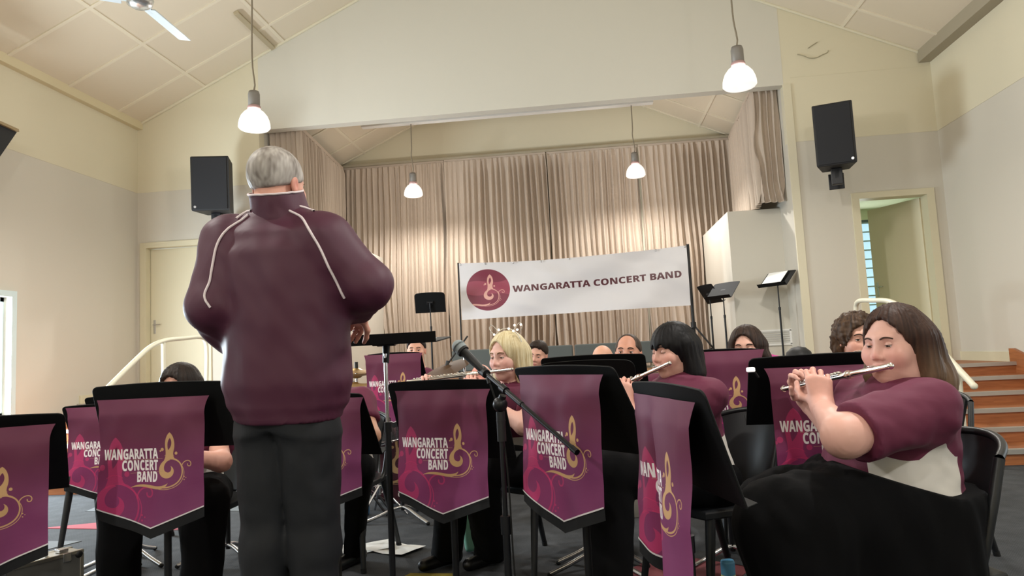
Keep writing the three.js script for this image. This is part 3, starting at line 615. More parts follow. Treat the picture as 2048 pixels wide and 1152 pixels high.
function surface(f, lo, hi, cell, color) {   // surface nets over the box lo..hi, skipping blocks that lie away from the surface
  const n = [0, 1, 2].map((k) => Math.max(4, Math.ceil((hi[k] - lo[k]) / cell) + 1)), [nx, ny, nz] = n;
  const val = new Float32Array(nx * ny * nz).fill(1e3), B = 6, half = (B * cell * Math.sqrt(3)) / 2, id = (i, j, k) => i + nx * (j + ny * k);
  for (let k0 = 0; k0 < nz; k0 += B) for (let j0 = 0; j0 < ny; j0 += B) for (let i0 = 0; i0 < nx; i0 += B) {
    const c = f([lo[0] + (i0 + B / 2) * cell, lo[1] + (j0 + B / 2) * cell, lo[2] + (k0 + B / 2) * cell]);
    const far = Math.abs(c) > half * 1.5 + cell * 2 + 0.012;
    for (let k = k0; k < Math.min(nz, k0 + B); k++) for (let j = j0; j < Math.min(ny, j0 + B); j++) for (let i = i0; i < Math.min(nx, i0 + B); i++)
      val[id(i, j, k)] = far ? c : f([lo[0] + i * cell, lo[1] + j * cell, lo[2] + k * cell]);
  }
  const vid = new Int32Array(nx * ny * nz).fill(-1), pos = [], idx = [];
  const corner = [[0, 0, 0], [1, 0, 0], [0, 1, 0], [1, 1, 0], [0, 0, 1], [1, 0, 1], [0, 1, 1], [1, 1, 1]];
  const edges = [[0, 1], [2, 3], [4, 5], [6, 7], [0, 2], [1, 3], [4, 6], [5, 7], [0, 4], [1, 5], [2, 6], [3, 7]];
  const w = new Array(8);
  for (let k = 0; k < nz - 1; k++) for (let j = 0; j < ny - 1; j++) for (let i = 0; i < nx - 1; i++) {
    let m = 0;
    for (let c = 0; c < 8; c++) { w[c] = val[id(i + corner[c][0], j + corner[c][1], k + corner[c][2])]; if (w[c] < 0) m |= 1 << c; }
    if (m === 0 || m === 255) continue;
    let x = 0, y = 0, z = 0, q = 0;
    for (const [a, b] of edges) if ((w[a] < 0) !== (w[b] < 0)) {
      const t = w[a] / (w[a] - w[b]), A = corner[a], C = corner[b];
      x += A[0] + (C[0] - A[0]) * t; y += A[1] + (C[1] - A[1]) * t; z += A[2] + (C[2] - A[2]) * t; q++;
    }
    vid[id(i, j, k)] = pos.length / 3;
    pos.push(lo[0] + (i + x / q) * cell, lo[1] + (j + y / q) * cell, lo[2] + (k + z / q) * cell);
  }
  const quad = (a, b, c, d, flip) => { if (a < 0 || b < 0 || c < 0 || d < 0) return; flip ? idx.push(a, c, b, b, c, d) : idx.push(a, b, c, b, d, c); };
  for (let k = 1; k < nz - 1; k++) for (let j = 1; j < ny - 1; j++) for (let i = 1; i < nx - 1; i++) {
    const s = val[id(i, j, k)] < 0;
    if (s !== val[id(i + 1, j, k)] < 0) quad(vid[id(i, j - 1, k - 1)], vid[id(i, j, k - 1)], vid[id(i, j - 1, k)], vid[id(i, j, k)], !s);
    if (s !== val[id(i, j + 1, k)] < 0) quad(vid[id(i - 1, j, k - 1)], vid[id(i, j, k - 1)], vid[id(i - 1, j, k)], vid[id(i, j, k)], s);
    if (s !== val[id(i, j, k + 1)] < 0) quad(vid[id(i - 1, j - 1, k)], vid[id(i, j - 1, k)], vid[id(i - 1, j, k)], vid[id(i, j, k)], !s);
  }
  const g = new THREE.BufferGeometry();
  g.setAttribute('position', new THREE.Float32BufferAttribute(pos, 3)); g.setIndex(idx); g.computeVertexNormals();
  if (color) paint(g, color);
  return g;
}
function paint(g, color) {
  const p = g.attributes.position, c = new Float32Array(p.count * 3);
  for (let i = 0; i < p.count; i++) { const q = color([p.getX(i), p.getY(i), p.getZ(i)]); c[3 * i] = q[0]; c[3 * i + 1] = q[1]; c[3 * i + 2] = q[2]; }
  g.setAttribute('color', new THREE.BufferAttribute(c, 3));
  return g;
}
function split(g, field) {   // cut a mesh along field = 0 into the part where it is negative and the part where it is positive
  const P = g.attributes.position, Nn = g.attributes.normal, I = g.index, out = [[[], []], [[], []]];
  const fv = new Float32Array(P.count);
  for (let i = 0; i < P.count; i++) fv[i] = field([P.getX(i), P.getY(i), P.getZ(i)]);
  const get = (i) => [P.getX(i), P.getY(i), P.getZ(i), Nn.getX(i), Nn.getY(i), Nn.getZ(i), fv[i]];
  const put = (poly, s) => { for (let i = 1; i + 1 < poly.length; i++) for (const v of [poly[0], poly[i], poly[i + 1]]) { out[s][0].push(v[0], v[1], v[2]); out[s][1].push(v[3], v[4], v[5]); } };
  for (let t = 0; t < I.count; t += 3) {
    const tri = [get(I.getX(t)), get(I.getX(t + 1)), get(I.getX(t + 2))];
    for (const s of [0, 1]) {
      const sg = s ? 1 : -1, poly = [];
      for (let e = 0; e < 3; e++) {
        const a = tri[e], b = tri[(e + 1) % 3];
        if (a[6] * sg >= 0) poly.push(a);
        if (a[6] * b[6] < 0) { const k = a[6] / (a[6] - b[6]); poly.push(a.map((v, q) => v + (b[q] - v) * k)); }
      }
      if (poly.length > 2) put(poly, s);
    }
  }
  return out.map(([p, n]) => { const q = new THREE.BufferGeometry(); q.setAttribute('position', new THREE.Float32BufferAttribute(p, 3)); q.setAttribute('normal', new THREE.Float32BufferAttribute(n, 3)); return q; });
}
function joined(list) {
  return mergeGeometries(list.map((g) => { const o = g.index ? g.toNonIndexed() : g.clone(); for (const k of Object.keys(o.attributes)) if (!['position', 'normal', 'color'].includes(k)) o.deleteAttribute(k); return o; }));
}

// ---------- heads ----------
function headFrame(h) {   // h: c, yaw (0 faces +z, positive turns towards -x), pitch (positive looks down), roll, s
  const q = new THREE.Quaternion().setFromEuler(new THREE.Euler(h.pitch || 0, -(h.yaw || 0), h.roll || 0, 'YXZ')), m = new THREE.Matrix4().makeRotationFromQuaternion(q).elements;
  const X = [m[0], m[1], m[2]], Y = [m[4], m[5], m[6]], Z = [m[8], m[9], m[10]], s = h.s || 1;
  return { s, X, Y, Z, q, c: h.c, toLocal: (p) => { const d = sub(p, h.c); return [dot(d, X) / s, dot(d, Y) / s, dot(d, Z) / s]; }, toWorld: (l) => add(h.c, add(mul(X, l[0] * s), add(mul(Y, l[1] * s), mul(Z, l[2] * s)))) };
}
function headField(p, o = {}) {
  const fat = o.fat || 0, ax = Math.abs(p[0]), q = [ax, p[1], p[2]];
  let d = ell(p[0], p[1] - 0.03, p[2] + 0.015, 0.0755, 0.09, 0.097);
  d = smin(d, ell(p[0], p[1] + 0.035, p[2] - 0.018, 0.061 + fat, 0.084, 0.072), 0.03);
  d = smin(d, ell(p[0], p[1] + 0.082, p[2] - 0.034, 0.042 + fat * 1.3, 0.036, 0.046), 0.03);
  if (fat) d = smin(d, ell(p[0], p[1] + 0.1, p[2] + 0.0, 0.05 + fat, 0.035, 0.06), 0.03);
  d = smin(d, sph(q, 0.037 + fat * 0.6, -0.032, 0.058, 0.029 + fat * 0.3), 0.03);
  d = smin(d, cone(q, [0, 0.024, 0.083], [0.036, 0.025, 0.073], 0.011, 0.01), 0.022);
  d = smax(d, -sph(q, 0.032, 0.001, 0.103, 0.0185), 0.014);
  d = smin(d, cone(q, [0, 0.012, 0.087], [0, -0.03, 0.104], 0.0075, 0.0115), 0.014);
  d = smin(d, sph(q, 0.0115, -0.0355, 0.0965, 0.0085), 0.008);
  d = smax(d, -sph(q, 0.0065, -0.0435, 0.1, 0.0032), 0.003);
  d = smin(d, ell(p[0], p[1] + 0.0625 + q[0] * q[0] * 6, p[2] - 0.0885, 0.023, 0.0062, 0.0095), 0.006);
  d = smin(d, ell(p[0], p[1] + 0.0735, p[2] - 0.0872, 0.019, 0.0068, 0.0098), 0.006);
  d = smax(d, -cone(q, [0, -0.068, 0.101], [0.021, -0.0685, 0.0935], 0.0028, 0.0018), 0.003);
  d = smin(d, sph(p, 0, -0.1, 0.064, 0.02), 0.026);
  let e = ell(ax - 0.078, p[1] + 0.012 - (p[2] + 0.012) * -0.25, p[2] + 0.014, 0.0085, 0.031, 0.0195);
  e = smax(e, -ell(ax - 0.087, p[1] + 0.012, p[2] + 0.008, 0.006, 0.019, 0.011), 0.004);
  return smin(d, e, 0.008);
}
function faceColor(l, base, o) {   // colour of the skin itself: redder cheeks, nose and ears, lips, darker stubble where a man has it
  let [r, g, b] = base;
  const blush = (x, y, z, w, k) => { const d = Math.exp(-((Math.abs(l[0]) - x) ** 2 + (l[1] - y) ** 2 + (l[2] - z) ** 2) / (w * w)) * k; g *= 1 - 0.34 * d; b *= 1 - 0.32 * d; r *= 1 - 0.04 * d; };
  const bl = o.blush ?? 1;
  blush(0.042, -0.035, 0.07, 0.026, 0.8 * bl); blush(0, -0.032, 0.112, 0.016, 0.6 * bl); blush(0.08, -0.012, -0.012, 0.025, 0.7); if (o.redTop) blush(0, 0.06, 0.06, 0.06, 0.9);
  const lip = Math.max(0, 1 - Math.hypot(l[0] / 0.0235, (l[1] + 0.068) / 0.0125) ** 3) * (l[2] > 0.078 ? 1 : 0);
  r *= 1 - 0.2 * lip; g *= 1 - 0.52 * lip; b *= 1 - 0.45 * lip;
  const slit = Math.exp(-((l[1] + 0.0683) ** 2) / 4e-6) * (Math.abs(l[0]) < 0.021 && l[2] > 0.08 ? 0.55 : 0); r *= 1 - slit; g *= 1 - slit; b *= 1 - slit;
  if (o.stubble && l[1] < -0.045 && l[2] > 0.0) { const k = o.stubble * Math.min(1, (-0.045 - l[1]) * 40); r *= 1 - 0.3 * k; g *= 1 - 0.26 * k; b *= 1 - 0.2 * k; }
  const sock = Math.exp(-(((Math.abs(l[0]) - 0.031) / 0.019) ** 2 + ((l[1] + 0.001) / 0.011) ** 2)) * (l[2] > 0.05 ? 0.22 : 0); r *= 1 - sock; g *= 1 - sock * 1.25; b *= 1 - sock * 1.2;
  const m = 1 + 0.05 * noise(l[0] * 60, l[1] * 60, l[2] * 60);
  return [r * m, g * m, b * m];
}
function eyeGeo(side, lid, gaze, iris, skin) {   // eyeball with its iris and, above, the lid (lid: how far it comes down, -1..1)
  const g = new THREE.SphereGeometry(1, 28, 22), p = g.attributes.position, c = new Float32Array(p.count * 3);
  for (let i = 0; i < p.count; i++) {
    const v = V(p.getX(i), p.getY(i), p.getZ(i)), up = v.y > lid || v.y < -0.5, k = up ? 0.0133 : 0.0119;
    const a = v.clone().normalize().dot(gaze), col = up ? (v.y < lid + 0.16 && v.y > -0.5 ? [0.03, 0.018, 0.014] : mul(skin, 0.9)) : a > 0.965 ? [0.004, 0.004, 0.004] : a > 0.84 ? iris : [0.62, 0.58, 0.55];
    p.setXYZ(i, side * 0.031 + v.x * k, 0.002 + v.y * k, 0.0755 + v.z * k); c.set(col, 3 * i);
  }
  g.setAttribute('color', new THREE.BufferAttribute(c, 3)); g.computeVertexNormals(); return g;
}
const inHead = (g, F) => g.scale(F.s, F.s, F.s).applyQuaternion(F.q).translate(...F.c);

// ---------- hair ----------
const hairStyles = {
  long(p) {
    let d = ell(p[0], p[1] - 0.032, p[2] + 0.02, 0.09, 0.1, 0.112);
    d = smin(d, cone(p, [0.045, 0.0, -0.07], [0.055, -0.13, -0.1], 0.062, 0.062), 0.04);
    d = smin(d, cone(p, [-0.045, 0.0, -0.07], [-0.055, -0.13, -0.1], 0.062, 0.055), 0.04);
    d = smin(d, cone(p, [0.05, -0.13, -0.1], [0.055, -0.27, -0.15], 0.06, 0.03), 0.04);
    d = smin(d, cone(p, [-0.05, -0.13, -0.1], [-0.055, -0.25, -0.12], 0.055, 0.025), 0.04);
    d = smin(d, cone(p, [0.076, 0.02, -0.02], [0.082, -0.1, -0.035], 0.03, 0.036), 0.03);
    d = smin(d, cone(p, [-0.072, 0.02, 0.0], [-0.075, -0.1, 0.02], 0.025, 0.024), 0.03);
    d = smin(d, cone(p, [-0.075, -0.1, 0.02], [-0.05, -0.2, 0.045], 0.024, 0.014), 0.03);
    return smax(d, -ell(p[0] - 0.006, p[1] + 0.03, p[2] - 0.105, 0.079, 0.121 - 0.25 * Math.abs(p[0] - 0.006), 0.112), 0.012);
  },
  blonde(p) {
    const q = [Math.abs(p[0]), p[1], p[2]];
    let d = ell(p[0], p[1] - 0.03, p[2] + 0.016, 0.094, 0.104, 0.112);
    d = smin(d, cone(q, [0.074, 0.03, 0.0], [0.08, -0.13, 0.0], 0.027, 0.024), 0.03);
    d = smin(d, cone(q, [0.04, 0.0, -0.07], [0.05, -0.15, -0.07], 0.06, 0.05), 0.03);
    return smax(d, -ell(p[0] + 0.006, p[1] + 0.035, p[2] - 0.1, 0.07, 0.124 - 0.28 * Math.abs(p[0] + 0.006), 0.108), 0.01);
  },
  bob(p) {
    const q = [Math.abs(p[0]), p[1], p[2]];
    let d = ell(p[0], p[1] - 0.03, p[2] + 0.016, 0.092, 0.103, 0.112);
    d = smin(d, cone(q, [0.074, 0.02, -0.03], [0.078, -0.11, -0.035], 0.036, 0.04), 0.03);
    d = smin(d, cone(q, [0.03, 0.0, -0.075], [0.04, -0.115, -0.07], 0.06, 0.058), 0.03);
    d = smax(d, -ell(p[0], p[1] + 0.05, p[2] - 0.105, 0.072, 0.115, 0.108), 0.012);
    const fr = smax(ell(p[0], p[1] - 0.022, p[2] + 0.01, 0.082, 0.098, 0.117), smax(-(p[1] - 0.022 + 0.012 * Math.sin(p[0] * 160) - 0.1 * Math.abs(p[0])), -(p[2] - 0.02), 0.005), 0.004);
    return smin(d, smax(fr, -ell(p[0], p[1] - 0.02, p[2] + 0.01, 0.076, 0.092, 0.107), 0.003), 0.008);
  },
  short(p) {
    let d = ell(p[0], p[1] - 0.034, p[2] + 0.018, 0.085, 0.1, 0.107);
    d = smin(d, ell(p[0] + 0.01, p[1] - 0.09, p[2] - 0.035, 0.06, 0.042, 0.055), 0.03);
    return smax(d, -(p[1] - 0.026 - 0.62 * p[2] - 0.25 * Math.max(0, p[2] - 0.04) - 0.014 * noise(p[0] * 45, 0.3, p[2] * 45) + 2.2 * p[0] * p[0]) / 1.2, 0.008);
  },
  crop(p) {   // close cut, receding in front
    const d = ell(p[0], p[1] - 0.031, p[2] + 0.018, 0.0815, 0.094, 0.103);
    return smax(smax(d, -(p[1] - 0.004 - 0.55 * p[2]) / 1.15, 0.012), -sph(p, 0, 0.07, 0.115, 0.085), 0.012);
  },
  grey(p) {
    const d = ell(p[0], p[1] - 0.03, p[2] + 0.018, 0.085, 0.0965, 0.107);
    return smax(d, -(p[1] + 0.03 - 0.42 * (p[2] + 0.06)) / 1.08, 0.012);
  },
  fringe(p) {   // a band of hair round a bald top
    const d = ell(p[0], p[1] - 0.024, p[2] + 0.018, 0.0815, 0.092, 0.103);
    return smax(smax(d, -(p[1] + 0.0 - 0.5 * p[2]) / 1.12, 0.012), (p[1] - 0.05 + 0.25 * p[2]), 0.012);
  },
  curly(p) {
    const q = [Math.abs(p[0]), p[1], p[2]];
    let d = ell(p[0], p[1] - 0.034, p[2] + 0.014, 0.096, 0.106, 0.114);
    d = smin(d, cone(q, [0.08, 0.02, -0.03], [0.084, -0.05, -0.03], 0.028, 0.024), 0.03);
    d = smax(d, -ell(p[0] * 1.02 + 0.005, p[1] + 0.052, p[2] - 0.11, 0.078, 0.128, 0.112), 0.01);
    return d + 0.013 * noise(p[0] * 34, p[1] * 30, p[2] * 34) + 0.008 * noise(p[0] * 70, p[1] * 60, p[2] * 70);
  },
  wavy(p) {
    const q = [Math.abs(p[0]), p[1], p[2]];
    let d = ell(p[0], p[1] - 0.032, p[2] + 0.016, 0.096, 0.106, 0.114);
    d = smin(d, cone(q, [0.078, 0.02, -0.03], [0.092, -0.12, -0.03], 0.034, 0.034), 0.03);
    d = smin(d, cone(q, [0.03, 0.0, -0.07], [0.05, -0.13, -0.06], 0.06, 0.05), 0.03);
    d = smax(d, -ell(p[0] + 0.008, p[1] + 0.038, p[2] - 0.108, 0.073, 0.122, 0.108), 0.012);
    return d + 0.006 * Math.sin(p[1] * 75 + p[0] * 20) * Math.max(0, Math.min(1, -p[1] * 14 + 0.3));
  },
};
function hairGeo(F, style, cell, colors, amp = 0.0035) {
  const f = hairStyles[style], strand = style === 'grey' ? (l) => 0.8 * noise(l[0] * 28 + 3, l[1] * 16, l[2] * 28) + 0.7 * noise(l[0] * 110, l[1] * 30, l[2] * 110) : (l) => { const a = Math.atan2(l[0], l[2] + 0.02); return noise(a * 11, l[1] * 7 + Math.hypot(l[0], l[2]) * 9, 3) + 0.7 * noise(a * 26, l[1] * 10, 8); };
  const fw = (p) => { const l = F.toLocal(p); const d = f(l); return (d + (Math.abs(d) < 0.03 ? amp * strand(l) : 0)) * F.s; };
  const R = 0.36 * F.s, lo = [F.c[0] - R * 0.75, F.c[1] - R, F.c[2] - R * 0.75], hi = [F.c[0] + R * 0.75, F.c[1] + 0.18 * F.s, F.c[2] + R * 0.75];
  const [c0, c1, tip] = colors.map((h) => lin(h)), y0 = style === 'long' ? 0.0 : -0.05;
  return surface(fw, lo, hi, cell, (p) => {
    const l = F.toLocal(p), k = Math.min(1, Math.max(0, 0.5 + 0.75 * strand(l))), u = tip ? Math.min(1, Math.max(0, (y0 - l[1]) / 0.13)) : 0;
    const c = c0.clone().lerp(c1, k); if (tip) c.lerp(tip, u * (0.55 + 0.45 * k));
    return [c.r, c.g, c.b];
  });
}

// ---------- hands ----------
function handField(w, d, n, side, curl, spread = 1, s = 1) {   // wrist, direction of the fingers, palm normal, side (+1: thumb towards d x n)
  d = unit(d); n = unit(sub(n, mul(d, dot(n, d)))); const t = mul(cross(d, n), side);
  const at = (a, b, c) => add(w, add(mul(d, a * s), add(mul(t, b * s), mul(n, c * s))));
  const prims = [], F = [[0.028, 0.088, [0.042, 0.025, 0.02], 0.0088], [0.009, 0.092, [0.047, 0.029, 0.021], 0.0091], [-0.011, 0.087, [0.043, 0.027, 0.021], 0.0086], [-0.029, 0.078, [0.034, 0.02, 0.019], 0.0075]];
  prims.push([at(-0.03, 0, 0), at(0.015, 0, 0), 0.026 * s, 0.024 * s, 0.02]);
  F.forEach(([b, a, L, r], i) => {
    prims.push([at(0.01, b * 0.6, 0), at(a, b, 0), 0.0155 * s, 0.0118 * s, 0.018]);
    let p = at(a, b, 0), ang = 0; const k = curl[Math.min(i, curl.length - 1)];
    for (let j = 0; j < 3; j++) {
      ang += k[j]; const dir = add(mul(d, Math.cos(ang)), add(mul(n, Math.sin(ang)), mul(t, j ? 0 : b * 2.2 * (spread - 0.3))));
      const e = add(p, mul(unit(dir), L[j] * s)); prims.push([p, e, (r - j * 0.0006) * s, (r - 0.0006 - j * 0.0006) * s, 0.005]); p = e;
    }
  });
  const th = curl.thumb || [[0.45, 0.75, 0.5], [0.8, 0.3, 0.6], [0.9, 0.0, 0.4]];
  let p = at(0.022, 0.022, 0.006);
  [[0.042, 0.0125], [0.032, 0.0105], [0.026, 0.0092]].forEach(([L, r], j) => { const v = th[j], dir = unit(add(mul(d, v[0]), add(mul(t, v[1]), mul(n, v[2])))), e = add(p, mul(dir, L * s)); prims.push([p, e, r * s, (r - 0.001) * s, j ? 0.006 : 0.014]); p = e; });
  const lo = [1e9, 1e9, 1e9], hi = [-1e9, -1e9, -1e9];
  for (const q of prims) for (const e of [q[0], q[1]]) for (let k = 0; k < 3; k++) { lo[k] = Math.min(lo[k], e[k] - 0.035); hi[k] = Math.max(hi[k], e[k] + 0.035); }
  return { lo, hi, f: (q) => { let v = 1; for (const c of prims) v = smin(v, cone(q, c[0], c[1], c[2], c[3]), c[4]); return v; } };
}
const CURL = { hold: [[0.75, 0.9, 0.5], [0.8, 0.95, 0.5], [0.85, 0.95, 0.5], [0.9, 0.9, 0.5]], relax: [[0.3, 0.5, 0.3], [0.35, 0.55, 0.35], [0.4, 0.6, 0.35], [0.45, 0.6, 0.4]] };

// ---------- the figure ----------
function profileAt(prof, t) {
  if (t <= prof[0][0]) return prof[0]; const n = prof.length; if (t >= prof[n - 1][0]) return prof[n - 1];
  for (let i = 1; i < n; i++) if (t <= prof[i][0]) { let u = (t - prof[i - 1][0]) / (prof[i][0] - prof[i - 1][0]); u = u * u * (3 - 2 * u) * 0.6 + u * 0.4; return prof[i].map((v, k) => prof[i - 1][k] + (v - prof[i - 1][k]) * u); }
}
const PROF = {   // height along hip-neck, half width, half depth, forward shift
  woman: [[-0.16, 0.15, 0.115, 0], [0.0, 0.175, 0.13, 0], [0.22, 0.155, 0.125, 0.01], [0.45, 0.15, 0.125, 0.01], [0.66, 0.165, 0.135, 0.015], [0.84, 0.155, 0.105, 0], [0.95, 0.1, 0.08, 0], [1.02, 0.062, 0.062, 0]],
  large: [[-0.2, 0.19, 0.16, 0.02], [0.0, 0.215, 0.178, 0.025], [0.22, 0.205, 0.178, 0.035], [0.45, 0.195, 0.168, 0.03], [0.66, 0.195, 0.165, 0.03], [0.84, 0.175, 0.13, 0], [0.95, 0.11, 0.09, 0], [1.02, 0.068, 0.068, 0]],
  man: [[-0.16, 0.155, 0.125, 0], [0.0, 0.165, 0.13, 0], [0.25, 0.165, 0.13, 0.015], [0.5, 0.175, 0.13, 0.01], [0.7, 0.185, 0.13, 0.0], [0.86, 0.17, 0.105, -0.005], [0.95, 0.11, 0.085, 0], [1.02, 0.066, 0.066, 0]],
};
const skinMat = new THREE.MeshPhysicalMaterial({ vertexColors: true, roughness: 0.52, sheen: 0.15, sheenRoughness: 0.6 });
const hairMat = new THREE.MeshPhysicalMaterial({ vertexColors: true, roughness: 0.55, specularIntensity: 0.45 });
const eyeMat = new THREE.MeshStandardMaterial({ vertexColors: true, roughness: 0.3 });
const clothTex = grainTexture(128, (u, v, i, j) => { const n = 128 + (rnd() - 0.5) * 60 + ((i + j) % 4 < 2 ? 12 : -12); return [n, n, n]; }, 60);
const maroon = std('#64223e', 0.75), maroonDark = std('#4a1e34', 0.58), whiteCloth = std('#dcd8d2', 0.8), blackCloth = new THREE.MeshPhysicalMaterial({ color: '#0b0b0d', roughness: 0.92, specularIntensity: 0.25 }), charcoal = new THREE.MeshPhysicalMaterial({ color: '#1d1f23', roughness: 0.7, specularIntensity: 0.6 }), greyCloth = std('#8b8d92', 0.8), shoeMat = std('#0c0c0d', 0.35), stripeMat = std('#e2d5d8', 0.7);

function figure(o) {
  const J = o.j, base = [o.j.hip[0], 0, o.j.hip[2]], F = headFrame({ c: J.head, ...o.head }), fine = o.cell ?? 0.005, coarse = o.coarse ?? 0.013;
  const T = thing('person', o.label, 'person', base);
  const up = unit(sub(J.neck, J.hip)), L = len(sub(J.neck, J.hip)), X0 = unit(sub(J.sL, J.sR)), Xl = unit(sub(X0, mul(up, dot(X0, up)))), Fw = cross(Xl, up);
  const B = (p) => { const d = sub(p, J.hip); return [dot(d, Xl), dot(d, up) / L, dot(d, Fw)]; };
  const prof = o.prof ?? PROF.woman, arm = o.arm ?? [0.046, 0.04, 0.027], fem = o.leg ?? [0.085, 0.06, 0.042];
  const torso = (p, grow) => {
    const [x, t, z] = B(p), [, w, dp, zo] = profileAt(prof, t), a = w + grow, c = dp + grow;
    const r = Math.hypot(x / a, (z - zo) / c), side = (r - 1) * Math.min(a, c), lo = (prof[0][0] - t) * L, hi = (t - 1.02) * L;
    return Math.max(side, lo, hi);
  };
  const skinC = lin(o.skin ?? '#d9a890'), base3 = [skinC.r, skinC.g, skinC.b];
  const put = (name, g, m, parent = T) => { g.translate(-base[0], -base[1], -base[2]); const q = mesh(name, g, m, parent); return q; };
  const nk = F.toWorld([0, -0.075, -0.028]), nr = o.neck ?? 0.055;
  // skin: one continuous body under the clothes, its head and hands meshed finer
  const shoulders = (p, r) => smin(cone(p, add(J.neck, mul(up, -0.05)), J.sL, r * 1.1, r), cone(p, add(J.neck, mul(up, -0.05)), J.sR, r * 1.1, r), 0.05);
  const armsField = (p) => Math.min(smin(cone(p, J.sL, J.eL, arm[0], arm[1]), cone(p, J.eL, J.wL, arm[1] * 1.02, arm[2]), 0.03), smin(cone(p, J.sR, J.eR, arm[0], arm[1]), cone(p, J.eR, J.wR, arm[1] * 1.02, arm[2]), 0.03));
  const fL = J.fL ?? [J.kL[0], 0.07, J.kL[2]], fR = J.fR ?? [J.kR[0], 0.07, J.kR[2]];
  const hd = o.hipDrop ?? 0, hw = o.hipWide ?? 0.085, hipL = add(add(J.hip, mul(Xl, hw)), [0, -hd, 0]), hipR = add(add(J.hip, mul(Xl, -hw)), [0, -hd, 0]);
  const legs = (p, g) => Math.min(smin(cone(p, hipL, J.kL, fem[0] + g, fem[1] + g), cone(p, J.kL, fL, fem[1] + g, fem[2] + g), 0.04), smin(cone(p, hipR, J.kR, fem[0] + g, fem[1] + g), cone(p, J.kR, fR, fem[1] + g, fem[2] + g), 0.04));
  const headW = (p) => { const l = F.toLocal(p); return headField(l, o) * F.s; };
  const neckW = (p) => cone(p, nk, add(J.neck, mul(up, -0.03)), nr, nr * 1.12);
  const bodyF = (p) => { let d = smin(torso(p, o.long ? -0.04 : -0.018), shoulders(p, o.long ? 0.03 : 0.045), 0.03); d = smin(d, neckW(p), o.long ? 0.02 : 0.05); d = smin(d, armsField(p), 0.03); return smin(d, legs(p, -0.012), 0.03); };
  const all = [J.sL, J.sR, J.eL, J.eR, J.wL, J.wR, J.hip, J.kL, J.kR, fL, fR, J.neck, nk], lo = [0, 1, 2].map((k) => Math.min(...all.map((v) => v[k])) - 0.24), hi = [0, 1, 2].map((k) => Math.max(...all.map((v) => v[k])) + 0.24);
  lo[1] = Math.max(0.02, lo[1]); hi[1] = nk[1] + 0.03;
  const tone = (p) => { const m = 1 + 0.06 * noise(p[0] * 18, p[1] * 18, p[2] * 18); return [base3[0] * m, base3[1] * m * 0.98, base3[2] * m * 0.98]; };
  const parts = [surface((p) => Math.max(bodyF(p), p[1] - nk[1] - 0.012), lo, hi, coarse, tone)];
  const hs = 0.2 * F.s, hc = F.toWorld([0, -0.02, 0]);
  parts.push(surface((p) => smin(headW(p), neckW(p), 0.03), [hc[0] - hs * 0.72, hc[1] - hs * 0.9, hc[2] - hs * 0.72], [hc[0] + hs * 0.72, hc[1] + hs * 0.8, hc[2] + hs * 0.72], fine, (p) => faceColor(F.toLocal(p), base3, o)));
  for (const h of o.hands ?? []) {
    const w = h.side > 0 ? J.wL : J.wR, e = h.side > 0 ? J.eL : J.eR, H = handField(w, h.d, h.n, (h.flip ?? 1) * h.side, h.curl ?? CURL.hold, h.spread ?? 1, h.s ?? 1);
    const fa = unit(sub(e, w));
    parts.push(surface((p) => smin(H.f(p), smax(cone(p, w, mixp(w, e, 0.35), arm[2], arm[2] * 1.15), dot(sub(p, w), fa) - 0.05, 0.004), 0.018), H.lo, H.hi, h.cell ?? 0.0042, (p) => { const m = 1 + 0.05 * noise(p[0] * 70, p[1] * 70, p[2] * 70); return [base3[0] * m, base3[1] * m * 0.93, base3[2] * m * 0.92]; }));
  }
  put('body', joined(parts), skinMat);
  // face
  if (!o.faceless) {
    const gz = V(...(o.gaze ?? [0, -0.25, 1])).normalize(), iris = o.iris ?? [0.06, 0.04, 0.025];
    for (const s of [1, -1]) put('eye', inHead(eyeGeo(s, o.lid ?? 0.0, gz, iris, base3), F), eyeMat);
    const bc = o.browColor ?? o.hair?.colors[0] ?? '#3a2a22';
    for (const s of [1, -1]) put('eyebrow', inHead(tube([V(s * 0.014, 0.021, 0.0935), V(s * 0.026, 0.0265, 0.0925), V(s * 0.038, 0.0255, 0.0865), V(s * 0.047, 0.021, 0.0775)], 0.0026, 14, 6).scale(1, 1, 1), F), std(bc, 0.9));
  }
  if (o.hair) put('hair', hairGeo(F, o.hair.style, o.hair.cell ?? Math.max(0.005, fine), o.hair.colors, o.hair.amp ?? 0.0035), hairMat);
  // shirt
  const sl = o.sleeve ?? 0.62, g = o.loose ?? 0.01, sleeveR = o.sleeveR ?? 0.022;
  const sleeve = (p, s, e) => { const h = mixp(s, e, sl), dir = unit(sub(e, s)); return Math.max(cone(p, s, e, arm[0] + sleeveR, arm[1] + sleeveR + 0.006), dot(sub(p, h), dir)); };
  const longSleeve = (p, s, e, w) => { const dir = unit(sub(w, e)), h = mixp(e, w, 0.93); return Math.max(smin(cone(p, s, e, arm[0] + sleeveR, arm[1] + sleeveR), cone(p, e, w, arm[1] + sleeveR, arm[2] + sleeveR * 0.9), 0.03), dot(sub(p, h), dir)); };
  const hem = o.hem ?? -0.1;
